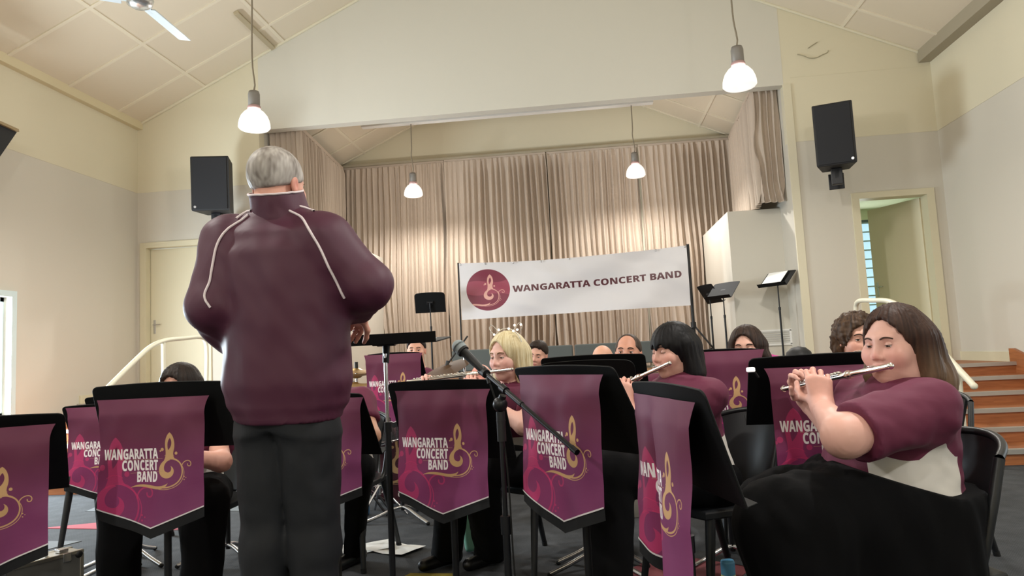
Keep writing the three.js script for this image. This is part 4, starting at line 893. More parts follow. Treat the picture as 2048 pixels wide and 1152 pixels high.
  const shirtF = (p) => {
    let d = smin(torso(p, g), shoulders(p, 0.062 + g), 0.06);
    if (o.long) { d = smin(d, longSleeve(p, J.sL, J.eL, J.wL), 0.045); d = smin(d, longSleeve(p, J.sR, J.eR, J.wR), 0.045); } else { d = smin(d, sleeve(p, J.sL, J.eL), 0.03); d = smin(d, sleeve(p, J.sR, J.eR), 0.03); }
    const t = B(p);
    if (Math.abs(d) < 0.04) d += (o.fold ?? 0.006) * (o.long ? 1.5 * noise(p[0] * 8, p[1] * 3.2, p[2] * 6) + 0.5 * noise(p[0] * 17 + p[1] * 6, p[1] * 11, p[2] * 15) : noise(p[0] * 9 + p[1] * 5, p[1] * 14, p[2] * 9) + 0.5 * noise(p[0] * 22, p[1] * 26 + p[0] * 12, p[2] * 22));
    return Math.max(d, (hem - t[1]) * L, neckW(p) * -1 - 0.004 > 0 && t[1] > 0.97 ? 0.01 : -1);
  };
  const slo = [0, 1, 2].map((k) => Math.min(...[J.sL, J.sR, J.eL, J.eR, J.hip, J.neck, ...(o.long ? [J.wL, J.wR] : [])].map((v) => v[k])) - 0.27), shi = [0, 1, 2].map((k) => Math.max(...[J.sL, J.sR, J.eL, J.eR, J.hip, J.neck].map((v) => v[k])) + 0.27);
  const shirt = surface(shirtF, slo, shi, o.shirtCell ?? coarse);
  if (o.panel) {   // white panels let into the sides of the shirt
    const [body, pan] = split(shirt, (p) => { const b = B(p); const arms = Math.min(cone(p, mixp(J.sL, J.eL, 0.18), J.eL, arm[0], arm[1]) , cone(p, mixp(J.sR, J.eR, 0.18), J.eR, arm[0], arm[1])) - sleeveR - 0.004; return Math.min(o.panel(b, p), arms); });
    put(o.shirtName ?? 'polo_shirt', body, o.shirt ?? maroon); if (pan.attributes.position.count) { const m = put('side_panel', pan, whiteCloth); m.userData.label = 'white side panel'; }
  } else put(o.shirtName ?? 'polo_shirt', shirt, o.shirt ?? maroon);
  T.userData.kindOf = undefined; delete T.userData.kindOf;
  if (o.collar !== false) {
    const q = new THREE.Quaternion().setFromUnitVectors(V(0, 1, 0), V(...unit(sub(nk, J.neck))).lerp(V(...up), 0.5).normalize()), r = nr * 1.16 + 0.006;
    const turned = (gg) => gg.applyQuaternion(q).translate(...add(J.neck, mul(up, -0.012)));
    const col = put('collar', turned(lathe([[r, -0.012], [r - 0.002, 0.03], [r + 0.006, 0.038], [r + 0.024, 0.004], [r + 0.028, -0.016], [r + 0.022, -0.016], [r + 0.012, 0.01]], 36)), o.shirt ?? maroon);
    put('collar_stripe', turned(lathe([[r + 0.0262, -0.006], [r + 0.031, -0.018], [r + 0.027, -0.02], [r + 0.0235, -0.006]], 36)), stripeMat, col);
  }
  // trousers or skirt
  if (o.skirt) put('skirt', o.skirt(J, hipL, hipR, Xl, up), o.lower ?? blackCloth);
  else {
    const lf = (p) => { let d = smin(legs(p, 0.012 + (o.wide ?? 0)), Math.max(torso(p, o.long ? -0.012 : 0.002), (B(p)[1] - (hem + 0.12)) * L), 0.05); if (o.flareLeg) d = Math.min(d, cone(p, J.kL, fL, fem[1] + 0.015, 0.085), cone(p, J.kR, fR, fem[1] + 0.015, 0.085)); if (Math.abs(d) < 0.03) d += 0.005 * (noise(p[0] * 10, p[1] * 8, p[2] * 10) + 0.6 * noise(p[0] * 22, p[1] * 17, p[2] * 22)); return Math.max(d, 0.035 - p[1]); };
    const pl = [J.hip, J.kL, J.kR, fL, fR];
    put('trousers', surface(lf, [0, 1, 2].map((k) => Math.max(k === 1 ? 0.0 : -99, Math.min(...pl.map((v) => v[k])) - 0.22)), [0, 1, 2].map((k) => Math.max(...pl.map((v) => v[k])) + 0.24), o.legCell ?? coarse), o.lower ?? blackCloth);
  }
  for (const f of [fL, fR]) {
    const d = unit([Fw[0] + (o.toe?.[0] ?? 0), 0, Fw[2] + (o.toe?.[1] ?? 0)]), heel = [f[0] - d[0] * 0.05, 0.042, f[2] - d[2] * 0.05], toe = [f[0] + d[0] * 0.15, 0.032, f[2] + d[2] * 0.15];
    put('shoe', surface((p) => Math.max(smin(cone(p, heel, toe, 0.04, 0.033), cone(p, heel, [f[0], 0.085, f[2]], 0.038, 0.042), 0.03), 0.004 - p[1]), sub(mixp(heel, toe, 0.5), [0.18, 0.05, 0.18]), add(mixp(heel, toe, 0.5), [0.18, 0.12, 0.18]), 0.009), shoeMat);
  }
  return { T, F, J, B, base, put, shirtF, L, up, Xl, Fw };
}
// seam lines on the back of the conductor's jacket
const RAGLAN_R = [[-0.957, 1.636, -2.1], [-0.897, 1.598, -2.1], [-0.841, 1.514, -2.1], [-0.803, 1.417, -2.1], [-0.776, 1.333, -2.1]];
const RAGLAN_L = [[-1.096, 1.631, -2.12], [-1.158, 1.584, -2.12], [-1.184, 1.537, -2.12], [-1.204, 1.412, -2.12], [-1.214, 1.362, -2.12], [-1.194, 1.322, -2.12]];
const COLLAR_R = [[-0.986, 1.646, -2.12], [-0.967, 1.656, -2.12], [-0.929, 1.653, -2.12], [-0.888, 1.639, -2.12], [-0.868, 1.626, -2.12]];
const COLLAR_L = [[-1.143, 1.623, -2.12], [-1.119, 1.646, -2.12], [-1.092, 1.645, -2.12]];
// ---------- flutes ----------
function flute(label, crown, foot) {
  const a = V(...crown), b = V(...foot), L = a.distanceTo(b), f = thing('flute', label, 'flute', crown), R = 0.0098;
  f.quaternion.setFromUnitVectors(V(1, 0, 0), b.clone().sub(a).normalize());
  mesh('head_joint', [rod(V(0, 0, 0), V(L * 0.34, 0, 0), R * 0.92), ball(V(-0.002, 0, 0), R * 1.05), rod(V(L * 0.31, 0, 0), V(L * 0.36, 0, 0), R * 1.25), rod(V(L * 0.335, 0, 0), V(L * 0.345, 0, 0), R * 1.5)], M.silver, f);
  mesh('lip_plate', ball(V(L * 0.14, R * 0.75, 0), 0.014, 1.5, 0.32, 0.95), M.silver, f);
  mesh('middle_joint', [rod(V(L * 0.36, 0, 0), V(L * 0.84, 0, 0), R), rod(V(L * 0.83, 0, 0), V(L * 0.85, 0, 0), R * 1.25)], M.silver, f);
  mesh('foot_joint', [rod(V(L * 0.85, 0, 0), V(L, 0, 0), R), rod(V(L * 0.992, 0, 0), V(L, 0, 0), R * 1.2)], M.silver, f);
  mesh('key_rod', [rod(V(L * 0.4, R * 0.9, R * 1.05), V(L * 0.97, R * 0.9, R * 1.05), 0.0028), rod(V(L * 0.4, R * 0.3, -R * 1.2), V(L * 0.82, R * 0.3, -R * 1.2), 0.0024)], M.silver, f);
  for (let i = 0; i < 16; i++) { const x = L * (0.42 + i * 0.034); if (x > L * 0.985) break; mesh('key', new THREE.CylinderGeometry(i % 4 === 3 ? 0.006 : 0.0088, i % 4 === 3 ? 0.006 : 0.0088, 0.004, 14).translate(x, R * 1.35, (i % 3 - 1) * 0.0015), M.silver, f); }
  return f;
}

// ---------- stacking chairs of black plastic ----------
const plastic = std('#15171a', 0.42);
const chairProto = (() => {
  const c = new THREE.Group();
  const seat = new THREE.Shape(); seat.moveTo(-0.2, -0.2); seat.lineTo(0.2, -0.2); seat.quadraticCurveTo(0.235, 0.05, 0.21, 0.2); seat.quadraticCurveTo(0, 0.245, -0.21, 0.2); seat.quadraticCurveTo(-0.235, 0.05, -0.2, -0.2);
  mesh('seat', new THREE.ExtrudeGeometry(seat, { depth: 0.02, bevelEnabled: true, bevelSize: 0.01, bevelThickness: 0.008, bevelSegments: 2 }).rotateX(Math.PI / 2).translate(0, 0.445, 0), plastic, c);
  const back = new THREE.BoxGeometry(1, 1, 0.014, 24, 10, 1), p = back.attributes.position;
  for (let i = 0; i < p.count; i++) {
    const u = p.getX(i) * 2, v = p.getY(i) + 0.5, w = 0.15 + 0.06 * v * v, a = u * w / 0.27, r = 0.27 + p.getZ(i);
    p.setXYZ(i, Math.sin(a) * r, 0.46 + v * 0.345 - 0.025 * u * u * v, -0.03 - 0.09 * v - Math.cos(a) * r + 0.06);
  }
  back.computeVertexNormals(); mesh('backrest', back, plastic, c);
  const rim = []; for (let i = -6; i <= 6; i++) { const u = i / 6, a = u * 0.98, r = 0.27; rim.push(V(Math.sin(a) * r, 0.812 - 0.045 * u * u, -0.06 - Math.cos(a) * r)); }
  mesh('top_rail', tube(rim, 0.013, 40, 8), plastic, c);
  for (const s of [-1, 1]) {
    mesh('side_rail', tube([V(s * 0.2241, 0.767, -0.21), V(s * 0.232, 0.62, -0.16), V(s * 0.222, 0.45, -0.1), V(s * 0.21, 0.43, -0.06)], 0.0145, 20, 8), plastic, c);
    mesh('leg', rod(V(s * 0.235, 0.012, 0.235), V(s * 0.2, 0.44, 0.17), 0.014, 0.022), plastic, c);
    mesh('leg', rod(V(s * 0.235, 0.012, -0.28), V(s * 0.2, 0.44, -0.15), 0.014, 0.022), plastic, c);
    mesh('foot_cap', [rod(V(s * 0.236, 0.0, 0.237), V(s * 0.234, 0.025, 0.233), 0.016), rod(V(s * 0.236, 0.0, -0.282), V(s * 0.234, 0.025, -0.276), 0.016)], M.rubber, c);
  }
  return c;
})();
function chair(label, x, z, turn) {
  const c = chairProto.clone(); c.name = numbered('stacking_chair'); c.position.set(x, 0, z); c.rotation.y = turn; scene.add(c);
  return tag(c, label, 'chair', 'black plastic stacking chairs of the band');
}

// ---------- the conductor ----------
{
  const j = { head: [-1.023, 1.742, -2.26], neck: [-1.011, 1.645, -2.27], sL: [-1.205, 1.565, -2.26], eL: [-1.235, 1.33, -2.2], wL: [-1.27, 1.21, -2.42], sR: [-0.842, 1.54, -2.22], eR: [-0.718, 1.375, -2.24], wR: [-0.82, 1.30, -2.47], hip: [-1.022, 0.983, -2.3], kL: [-1.098, 0.535, -2.29], kR: [-0.94, 0.529, -2.3], fL: [-1.115, 0.08, -2.24], fR: [-0.925, 0.08, -2.26] };
  const prof = [[-0.1, 0.17, 0.14, 0], [-0.03, 0.182, 0.15, 0], [0.03, 0.205, 0.17, 0.01], [0.14, 0.222, 0.185, 0.015], [0.35, 0.222, 0.175, 0.01], [0.6, 0.222, 0.16, -0.005], [0.78, 0.205, 0.145, -0.015], [0.88, 0.17, 0.12, -0.015], [0.96, 0.1, 0.09, 0], [1.03, 0.07, 0.07, 0]];
  // the conductor faces away from the audience: left and right are his own
  const f = figure({ label: 'grey haired conductor seen from behind in a maroon jacket with white piping, one arm raised', j: { ...j, sL: j.sL, sR: j.sR }, head: { yaw: Math.PI + 0.22, pitch: 0.1, s: 1.0 }, skin: '#d19a86', prof, faceless: false, blush: 1.2,
    hair: { style: 'grey', colors: ['#7a726c', '#bfb9b3'], cell: 0.0035, amp: 0.0015 }, browColor: '#9a948c', long: true, sleeve: 1, sleeveR: 0.028, arm: [0.056, 0.05, 0.032], loose: 0.004, fold: 0.0095, hem: -0.06, shirtName: 'jacket', shirt: maroonDark, shirtCell: 0.0095, cell: 0.0036, collar: false,
    lower: charcoal, leg: [0.094, 0.064, 0.054], wide: 0.004, hipDrop: 0.1, hipWide: 0.075, legCell: 0.0095, neck: 0.06,
    hands: [{ side: -1, d: [-0.4, -0.3, -0.85], n: [-0.5, -0.8, 0], curl: CURL.relax, flip: 1 }, { side: 1, d: [0.3, 0.3, -0.8], n: [0.4, -0.6, 0], curl: CURL.relax }] });
  // stand-up collar with white edge, and piping along the raglan seams and the back
  const ca = add(j.neck, [0.004, -0.05, 0.0]), cb = [j.head[0] - 0.004, 1.735, -2.238], nrm = unit([0.02, 1, 0.3]), cut = [cb[0], 1.688, -2.16], cr = 0.088;
  const col = f.put('collar', surface((p) => Math.max(cone(p, ca, cb, cr + 0.01, cr) + 0.003 * noise(p[0] * 30, p[1] * 20, p[2] * 30), dot(sub(p, cut), nrm), 1.6 - p[1]), add(ca, [-0.16, -0.1, -0.16]), add(cb, [0.16, 0.1, 0.16]), 0.006), maroonDark);
  const ring = [];
  for (let i = 0; i < 40; i++) { const a = (i / 40) * Math.PI * 2, d = [Math.cos(a), 0, Math.sin(a)]; let best = null; for (let y = 1.6; y < 1.76; y += 0.002) { const t = (y - ca[1]) / (cb[1] - ca[1]), c0 = mixp(ca, cb, t), q = add(c0, mul(d, cr + 0.0105 - 0.01 * t)); if (dot(sub(q, cut), nrm) <= 0) best = q; } if (best) ring.push(V(...best)); }
  f.put('hearing_aid', tube([V(-0.952, 1.748, -2.222), V(-0.947, 1.765, -2.232), V(-0.946, 1.772, -2.25)], 0.0042, 10, 6), std('#c9c7c2', 0.4, 0.3));
  f.put('collar_stripe', new THREE.TubeGeometry(new THREE.CatmullRomCurve3(ring, true), 100, 0.0042, 6, true), stripeMat, col);
  const snap = (p) => { let z = p[2] + 0.25; for (let i = 0; i < 80; i++) { const d = f.shirtF([p[0], p[1], z]); if (d < 0.0015) return [p[0], p[1], z + 0.001]; z -= Math.max(0.001, d * 0.7); if (z < p[2] - 0.4) break; } return null; };
  const line = (pts) => { const c = new THREE.CatmullRomCurve3(pts.map((p) => V(...p))); return c.getPoints(40).map((p) => snap([p.x, p.y, p.z])).filter((p) => p).map((p) => V(...p)); };
  const piping = (pts) => f.put('piping', new THREE.TubeGeometry(new THREE.CatmullRomCurve3(line(pts)), 120, 0.0042, 6), stripeMat);
  piping(RAGLAN_R); piping(RAGLAN_L);
  piping(COLLAR_R); piping(COLLAR_L);
}

// ---------- the seated players ----------
const sidePanel = (front = 0.07, back = 0.1, top = 0.42) => (b) => Math.min(front - b[2], b[2] + back, (top - b[1]) * 0.4, Math.abs(b[0]) - 0.05);
const away = [0.2, 0.05, -1];
{ // the long haired flutist in front at right
  const j = { head: [0.925, 1.1, -2.25], neck: [0.935, 0.967, -2.27], sL: [0.93, 0.918, -2.09], eL: [0.668, 0.862, -1.99], wL: [0.70, 0.916, -2.255], sR: [0.885, 0.913, -2.44], eR: [0.83, 0.80, -2.5], wR: [0.745, 0.915, -2.56], hip: [0.918, 0.645, -2.3], kL: [0.507, 0.622, -2.03], kR: [0.57, 0.575, -2.34], fL: [0.5, 0.08, -2.0], fR: [0.55, 0.08, -2.3] };
  figure({ label: 'woman with long brown hair and black skirt playing a flute at right', j, head: { yaw: 0.95, pitch: 0.06, roll: 0, s: 0.94 }, skin: '#dcac9e', prof: PROF.large, fat: 0.008, blush: 1.2, cell: 0.0033, coarse: 0.01, shirtCell: 0.008, fold: 0.0075,
    hair: { style: 'long', colors: ['#2b1d19', '#4a342b', '#7d6650'], cell: 0.004, amp: 0.005 }, browColor: '#4a352b', lid: -0.02, gaze: [0.1, -0.4, 1], arm: [0.066, 0.053, 0.031], sleeve: 0.86, sleeveR: 0.022, hem: -0.06, neck: 0.06,
    panel: (b) => Math.min(0.17 - b[2], b[2] + 0.07, (0.47 + 0.16 * Math.max(0, 1 - Math.abs(b[2] + 0.0) / 0.06) + 0.012 * Math.sin(b[2] * 50) - b[1]) * 0.34, Math.abs(b[0]) - 0.05), lower: blackCloth,
    skirt: (J, hL, hR) => surface((p) => {
      let d = smin(cone(p, hL, J.kL, 0.165, 0.115), cone(p, hR, J.kR, 0.165, 0.115), 0.14);
      d = smin(d, cone(p, J.kL, [J.fL[0] + 0.04, 0.1, J.fL[2]], 0.1, 0.15), 0.12); d = smin(d, cone(p, J.kR, [J.fR[0] + 0.04, 0.1, J.fR[2]], 0.1, 0.15), 0.12);
      d = smin(d, ell(p[0] - J.hip[0] - 0.0, p[1] - J.hip[1] + 0.03, p[2] - J.hip[2], 0.195, 0.13, 0.225), 0.08);
      d = smin(d, cone(p, [J.hip[0] - 0.1, 0.4, -2.2], [0.72, 0.1, -2.1], 0.14, 0.22), 0.2); d = smin(d, cone(p, [J.hip[0], 0.42, -2.18], [0.93, 0.12, -2.15], 0.12, 0.16), 0.15);
      if (Math.abs(d) < 0.04) d += 0.014 * noise(p[0] * 11 + p[1] * 4, p[1] * 3, p[2] * 11) + 0.006 * noise(p[0] * 28, p[1] * 6, p[2] * 28);
      return Math.max(d, p[1] - J.hip[1] - 0.03 - 0.33 * Math.max(0, J.hip[0] + 0.05 - p[0]) + 0.1 * Math.max(0, J.hip[0] - 0.25 - p[0]), 0.09 - p[1]);
    }, [0.2, 0.05, -2.75], [1.4, 0.85, -1.7], 0.012),
    hands: [{ side: 1, d: [0.0, 1, -0.18], n: [0.25, 0.05, -1], curl: CURL.hold, cell: 0.003, s: 0.98 }, { side: -1, d: [-0.35, 0.85, 0.15], n: [0.2, 0.1, 1], curl: CURL.hold, cell: 0.0036, s: 0.95 }] });
  flute('silver flute of the long haired woman at right', [0.858, 1.038, -2.13], [0.686, 0.953, -2.62]);
  chair('black plastic chair under the long haired flutist', 0.875, -2.31, -1.36);
}
{ // dark bob
  const j = { head: [0.368, 1.107, -3.15], neck: [0.38, 0.974, -3.17], sL: [0.49, 0.912, -3.03], eL: [0.27, 0.715, -2.97], wL: [0.15, 0.88, -3.12], sR: [0.33, 0.905, -3.33], eR: [0.12, 0.76, -3.42], wR: [0.05, 0.86, -3.48], hip: [0.46, 0.535, -3.2], kL: [0.06, 0.64, -2.82], kR: [0.06, 0.6, -3.08], fL: [0.02, 0.08, -2.76], fR: [0.04, 0.08, -3.05] };
  figure({ label: 'woman with a black bob and fringe playing a flute, looking down', j, head: { yaw: 1.0, pitch: 0.1, s: 0.95 }, skin: '#d9a898', cell: 0.0042, coarse: 0.012, hair: { style: 'bob', colors: ['#0a090c', '#161417'], cell: 0.0046, amp: 0.004 }, browColor: '#1c1718', lid: -0.35, gaze: [0, -0.7, 1], panel: sidePanel(), hem: -0.08, prof: PROF.woman, leg: [0.1, 0.075, 0.06], flareLeg: true, loose: 0.014,
    hands: [{ side: 1, d: [0.0, 1, -0.15], n: [0.3, 0.05, -1], cell: 0.004, s: 0.95 }, { side: -1, d: [-0.2, 0.8, 0.2], n: [0.2, 0.1, 1], cell: 0.005 }] });
  flute('silver flute of the woman with the black bob', [0.335, 1.052, -3.03], [-0.019, 0.875, -3.55]);
  chair('black plastic chair under the woman with the black bob', 0.5, -3.24, -1.05);
}
{ // blonde with lights in her hair
  const j = { head: [-0.418, 1.115, -3.6], neck: [-0.403, 0.959, -3.63], sL: [-0.272, 0.908, -3.51], eL: [-0.318, 0.79, -3.28], wL: [-0.57, 0.925, -3.52], sR: [-0.538, 0.908, -3.76], eR: [-0.72, 0.78, -3.78], wR: [-0.86, 0.92, -3.78], hip: [-0.37, 0.56, -3.78], kL: [-0.557, 0.6, -3.36], kR: [-0.7, 0.59, -3.58], fL: [-0.59, 0.07, -3.86], fR: [-0.83, 0.07, -3.86] };
  const f = figure({ label: 'woman with straight blonde hair and a string of lights on her head, playing a flute', j, head: { yaw: 0.58, pitch: 0.08, s: 0.97 }, skin: '#deb0a2', cell: 0.0042, hair: { style: 'blonde', colors: ['#b9a479', '#e2d7b4'], cell: 0.0048, amp: 0.003 }, browColor: '#7d6244', lid: -0.1, gaze: [-0.1, -0.5, 1], panel: (b) => Math.min(0.13 - b[2], b[2] + 0.12, (0.5 - b[1]) * 0.4, Math.abs(b[0]) - 0.03), hem: -0.02, leg: [0.1, 0.075, 0.06], flareLeg: true,
    hands: [{ side: 1, d: [-0.45, 0.85, -0.2], n: [0.1, 0.1, -1], cell: 0.0042, s: 0.95 }, { side: -1, d: [-0.1, 0.8, 0.2], n: [0.2, 0.1, 1], cell: 0.005 }] });
  flute('silver flute of the blonde woman', [-0.385, 1.048, -3.48], [-0.989, 1.0, -3.76]);
  chair('black plastic chair under the blonde flutist', -0.34, -3.84, -0.75);
  // headband of little lights
  const hb = thing('light_headband', 'clear headband with small lights on the blonde woman\'s hair', 'headband', f.F.c);
  const arc = []; for (let i = 0; i <= 16; i++) { const a = Math.PI * (0.1 + 0.8 * i / 16); arc.push(V(Math.cos(a) * 0.104, 0.034 + Math.sin(a) * 0.112, -0.012)); }
  const place = (g) => g.scale(f.F.s, f.F.s, f.F.s).applyQuaternion(f.F.q);
  const bulb = new THREE.MeshStandardMaterial({ color: '#fff6e6', emissive: new THREE.Color(1, 0.93, 0.8), emissiveIntensity: 2.2 }), clear = std('#c9c3b8', 0.2, 0.2);
  mesh('band', place(tube(arc, 0.0028, 30, 6)), clear, hb);
  for (const s of [-1, 1]) mesh('loop', place(tube([V(s * 0.05, 0.13, -0.012), V(s * 0.1, 0.17, -0.012), V(s * 0.115, 0.15, -0.012), V(s * 0.085, 0.115, -0.012)], 0.002, 20, 5)), clear, hb);
  for (const [x, y] of [[-0.075, 0.118], [-0.04, 0.142], [0.03, 0.144], [0.06, 0.13], [0.072, 0.16], [0.115, 0.16], [0.088, 0.135]]) mesh('bulb', place(ball(V(x, y, 0.0), 0.0062, 1, 1, 1, 10)), bulb, hb);
}
{ // curly haired boy
  const j = { head: [1.2, 1.112, -3.3], neck: [1.216, 0.98, -3.34], sL: [1.37, 0.925, -3.3], eL: [1.27, 0.775, -3.15], wL: [1.10, 0.93, -3.1], sR: [1.06, 0.925, -3.38], eR: [0.93, 0.79, -3.3], wR: [0.95, 0.93, -3.2], hip: [1.233, 0.533, -3.45], kL: [1.26, 0.57, -3.02], kR: [1.04, 0.57, -3.02] };
  figure({ label: 'young player with curly brown hair partly behind the long haired flutist', j, head: { yaw: -0.08, pitch: 0.02, s: 0.93 }, skin: '#d8a794', cell: 0.004, hair: { style: 'curly', colors: ['#2c201b', '#57412f'], cell: 0.005, amp: 0.004 }, browColor: '#3a291f', lid: 0.12, gaze: [-0.35, 0, 1], prof: PROF.man, hands: [{ side: -1, d: [0.2, 1, 0.1], n: [0.2, 0, -1], cell: 0.005 }] });
  flute('silver flute of the curly haired young player', [1.215, 1.058, -3.185], [0.86, 1.01, -3.35]);
  chair('black plastic chair under the curly haired young player', 1.24, -3.5, 0.05);
}
const back = (o) => figure({ cell: 0.0062, coarse: 0.017, ...o });
{ // the woman with wavy hair behind a banner
  const j = { head: [0.915, 1.09, -4.2], neck: [0.935, 0.955, -4.24], sL: [1.09, 0.895, -4.2], eL: [1.07, 0.74, -4.1], wL: [0.9, 0.775, -3.95], sR: [0.78, 0.895, -4.28], eR: [0.711, 0.732, -4.15], wR: [0.785, 0.811, -4.0], hip: [0.933, 0.5, -4.35], kL: [0.99, 0.55, -3.9], kR: [0.8, 0.55, -3.9], fL: [1.0, 0.07, -3.95], fR: [0.8, 0.07, -3.95] };
  back({ label: 'woman with wavy dark hair looking over a maroon banner', j, head: { yaw: 0.4, pitch: 0.05, s: 1.0 }, skin: '#d8a896', hair: { style: 'wavy', colors: ['#1f1715', '#44332b'], cell: 0.0055, amp: 0.004 }, lid: -0.05, hands: [{ side: 1, d: [-0.6, 0.2, 0.6], n: [-0.3, -1, 0], cell: 0.006, curl: CURL.relax }] });
  chair('black plastic chair under the woman with wavy dark hair', 0.94, -4.4, 0);
}
back({ label: 'man with close cropped hair and bald forehead behind the wide black stand', j: { head: [0.237, 1.09, -4.3], neck: [0.236, 0.945, -4.35], sL: [0.42, 0.885, -4.35], eL: [0.43, 0.663, -4.25], wL: [0.281, 0.745, -4.05], sR: [0.045, 0.885, -4.35], eR: [0.02, 0.663, -4.25], wR: [0.128, 0.751, -4.05], hip: [0.218, 0.5, -4.45], kL: [0.33, 0.55, -4.0], kR: [0.113, 0.55, -4.0] }, head: { yaw: 0.22, pitch: -0.12, roll: -0.04, s: 0.98 }, skin: '#c9917a', stubble: 0.5, hair: { style: 'crop', colors: ['#2e2420', '#54463d'], cell: 0.0055, amp: 0.001 }, browColor: '#3a2c25', lid: 0.1, prof: PROF.man });
back({ label: 'bald player of whom only the top of the head shows', j: { head: [0.1, 1.03, -5.2], neck: [0.1, 0.878, -5.25], sL: [0.267, 0.81, -5.25], eL: [0.277, 0.603, -5.2], wL: [0.173, 0.666, -4.95], sR: [-0.07, 0.813, -5.25], eR: [-0.09, 0.618, -5.2], wR: [-0.016, 0.673, -4.95], hip: [0.09, 0.454, -5.3], kL: [0.19, 0.502, -4.9], kR: [-0.01, 0.509, -4.9] }, head: { yaw: 0.1, pitch: 0.1 }, skin: '#d9a58c', hair: { style: 'fringe', colors: ['#8a7b6d', '#b0a496'], cell: 0.006, amp: 0.001 }, prof: PROF.man });
back({ label: 'dark haired young man in grey tilting his head beside the blonde woman', j: { head: [-0.45, 1.10, -6.3], neck: [-0.49, 0.957, -6.33], sL: [-0.31, 0.885, -6.33], eL: [-0.29, 0.692, -6.3], wL: [-0.418, 0.733, -6.1], sR: [-0.682, 0.885, -6.33], eR: [-0.7, 0.71, -6.3], wR: [-0.57, 0.739, -6.1], hip: [-0.5, 0.538, -6.4], kL: [-0.4, 0.571, -6.0], kR: [-0.6, 0.578, -6.0] }, head: { yaw: 0.28, pitch: 0.18, roll: -0.16, s: 0.98 }, skin: '#dba893', hair: { style: 'short', colors: ['#1d1613', '#3a2c25'], cell: 0.006, amp: 0.004 }, lid: -0.1, gaze: [0, -0.6, 1], prof: PROF.man, shirt: greyCloth, shirtName: 'grey_shirt', neck: 0.057 });
back({ label: 'bald man with a ruddy face half hidden by the microphone', j: { head: [-0.824, 0.93, -5.3], neck: [-0.83, 0.80, -5.35], sL: [-0.65, 0.73, -5.35], eL: [-0.62, 0.61, -5.3], wL: [-0.72, 0.67, -5.1], sR: [-1.01, 0.73, -5.35], eR: [-1.035, 0.626, -5.3], wR: [-0.886, 0.676, -5.1], hip: [-0.83, 0.457, -5.4], kL: [-0.72, 0.521, -5.0], kR: [-0.93, 0.528, -5.0] }, head: { yaw: 0.3, pitch: 0.25, s: 1.0 }, skin: '#e0a493', redTop: true, blush: 1.6, hair: { style: 'fringe', colors: ['#a79d94', '#d5cec6'], cell: 0.006, amp: 0.001 }, browColor: '#b6aba0', prof: PROF.man });
back({ label: 'man with short dark hair looking over the small banner by the cymbals', j: { head: [-1.514, 1.195, -6.1], neck: [-1.5, 1.005, -6.14], sL: [-1.31, 0.935, -6.14], eL: [-1.265, 0.747, -6.1], wL: [-1.34, 0.764, -5.9], sR: [-1.69, 0.94, -6.14], eR: [-1.73, 0.746, -6.1], wR: [-1.579, 0.775, -5.9], hip: [-1.5, 0.56, -6.2], kL: [-1.38, 0.6, -5.8], kR: [-1.6, 0.6, -5.8] }, head: { yaw: -0.1, pitch: 0.02 }, skin: '#dda78f', hair: { style: 'short', colors: ['#17110f', '#2f2420'], cell: 0.006, amp: 0.003 }, prof: PROF.man });
{ // the bowed woman at left
  const j = { head: [-2.023, 1.03, -3.3], neck: [-2.046, 0.89, -3.36], sL: [-1.87, 0.83, -3.36], eL: [-1.70, 0.70, -3.1], wL: [-1.80, 0.765, -2.9], sR: [-2.23, 0.832, -3.35], eR: [-2.28, 0.70, -3.2], wR: [-2.05, 0.77, -2.95], hip: [-2.06, 0.5, -3.47], kL: [-1.72, 0.545, -3.0], kR: [-2.12, 0.545, -3.0], fL: [-1.74, 0.07, -2.98], fR: [-2.15, 0.07, -3.02] };
  back({ label: 'woman with long dark hair bowed low behind the stand left of the conductor', j, cell: 0.005, head: { yaw: -0.05, pitch: 0.12, s: 0.98 }, skin: '#dba592', hair: { style: 'wavy', colors: ['#15110f', '#332823'], cell: 0.005, amp: 0.005 }, lid: -0.4, gaze: [0, -0.8, 1], panel: sidePanel(0.1, 0.12, 0.5), leg: [0.1, 0.08, 0.06], flareLeg: true, arm: [0.05, 0.043, 0.029], hands: [{ side: 1, d: [-0.7, 0.2, 0.3], n: [0, -1, 0.3], curl: CURL.relax, cell: 0.006 }, { side: -1, d: [0.7, 0.2, 0.3], n: [0, -1, 0.3], curl: CURL.relax, cell: 0.006 }] });
  chair('black plastic chair under the bowed woman at left', -2.06, -3.52, 0);
}
{ // the player behind the conductor's right hip
  const j = { head: [-1.45, 1.09, -3.78], neck: [-1.43, 0.966, -3.82], sL: [-1.25, 0.91, -3.76], eL: [-1.155, 0.735, -3.62], wL: [-1.25, 0.78, -3.45], sR: [-1.6, 0.91, -3.88], eR: [-1.6, 0.73, -3.75], wR: [-1.4, 0.77, -3.52], hip: [-1.42, 0.53, -3.95], kL: [-1.2, 0.58, -3.55], kR: [-1.4, 0.58, -3.55], fL: [-1.37, 0.07, -3.9], fR: [-1.52, 0.07, -3.92] };
  back({ label: 'player in maroon polo whose shoulder shows right of the conductor', j, head: { yaw: -0.1, pitch: 0.1 }, skin: '#c99a80', hair: { style: 'short', colors: ['#2a211c', '#4a3c33'], cell: 0.006 }, prof: PROF.man, panel: sidePanel(0.1, 0.12, 0.5), arm: [0.05, 0.044, 0.03], hands: [{ side: 1, d: [-0.5, 0.2, 0.5], n: [-0.2, -1, 0], curl: CURL.relax, cell: 0.006 }] });
  chair('black plastic chair under the player behind the conductor', -1.47, -4.0, -0.1);
}
chair('empty black plastic chair right of the curly haired young player', 1.6, -3.85, -0.9);
chair('black plastic chair behind the far left banner', -3.08, -4.32, 0.2);
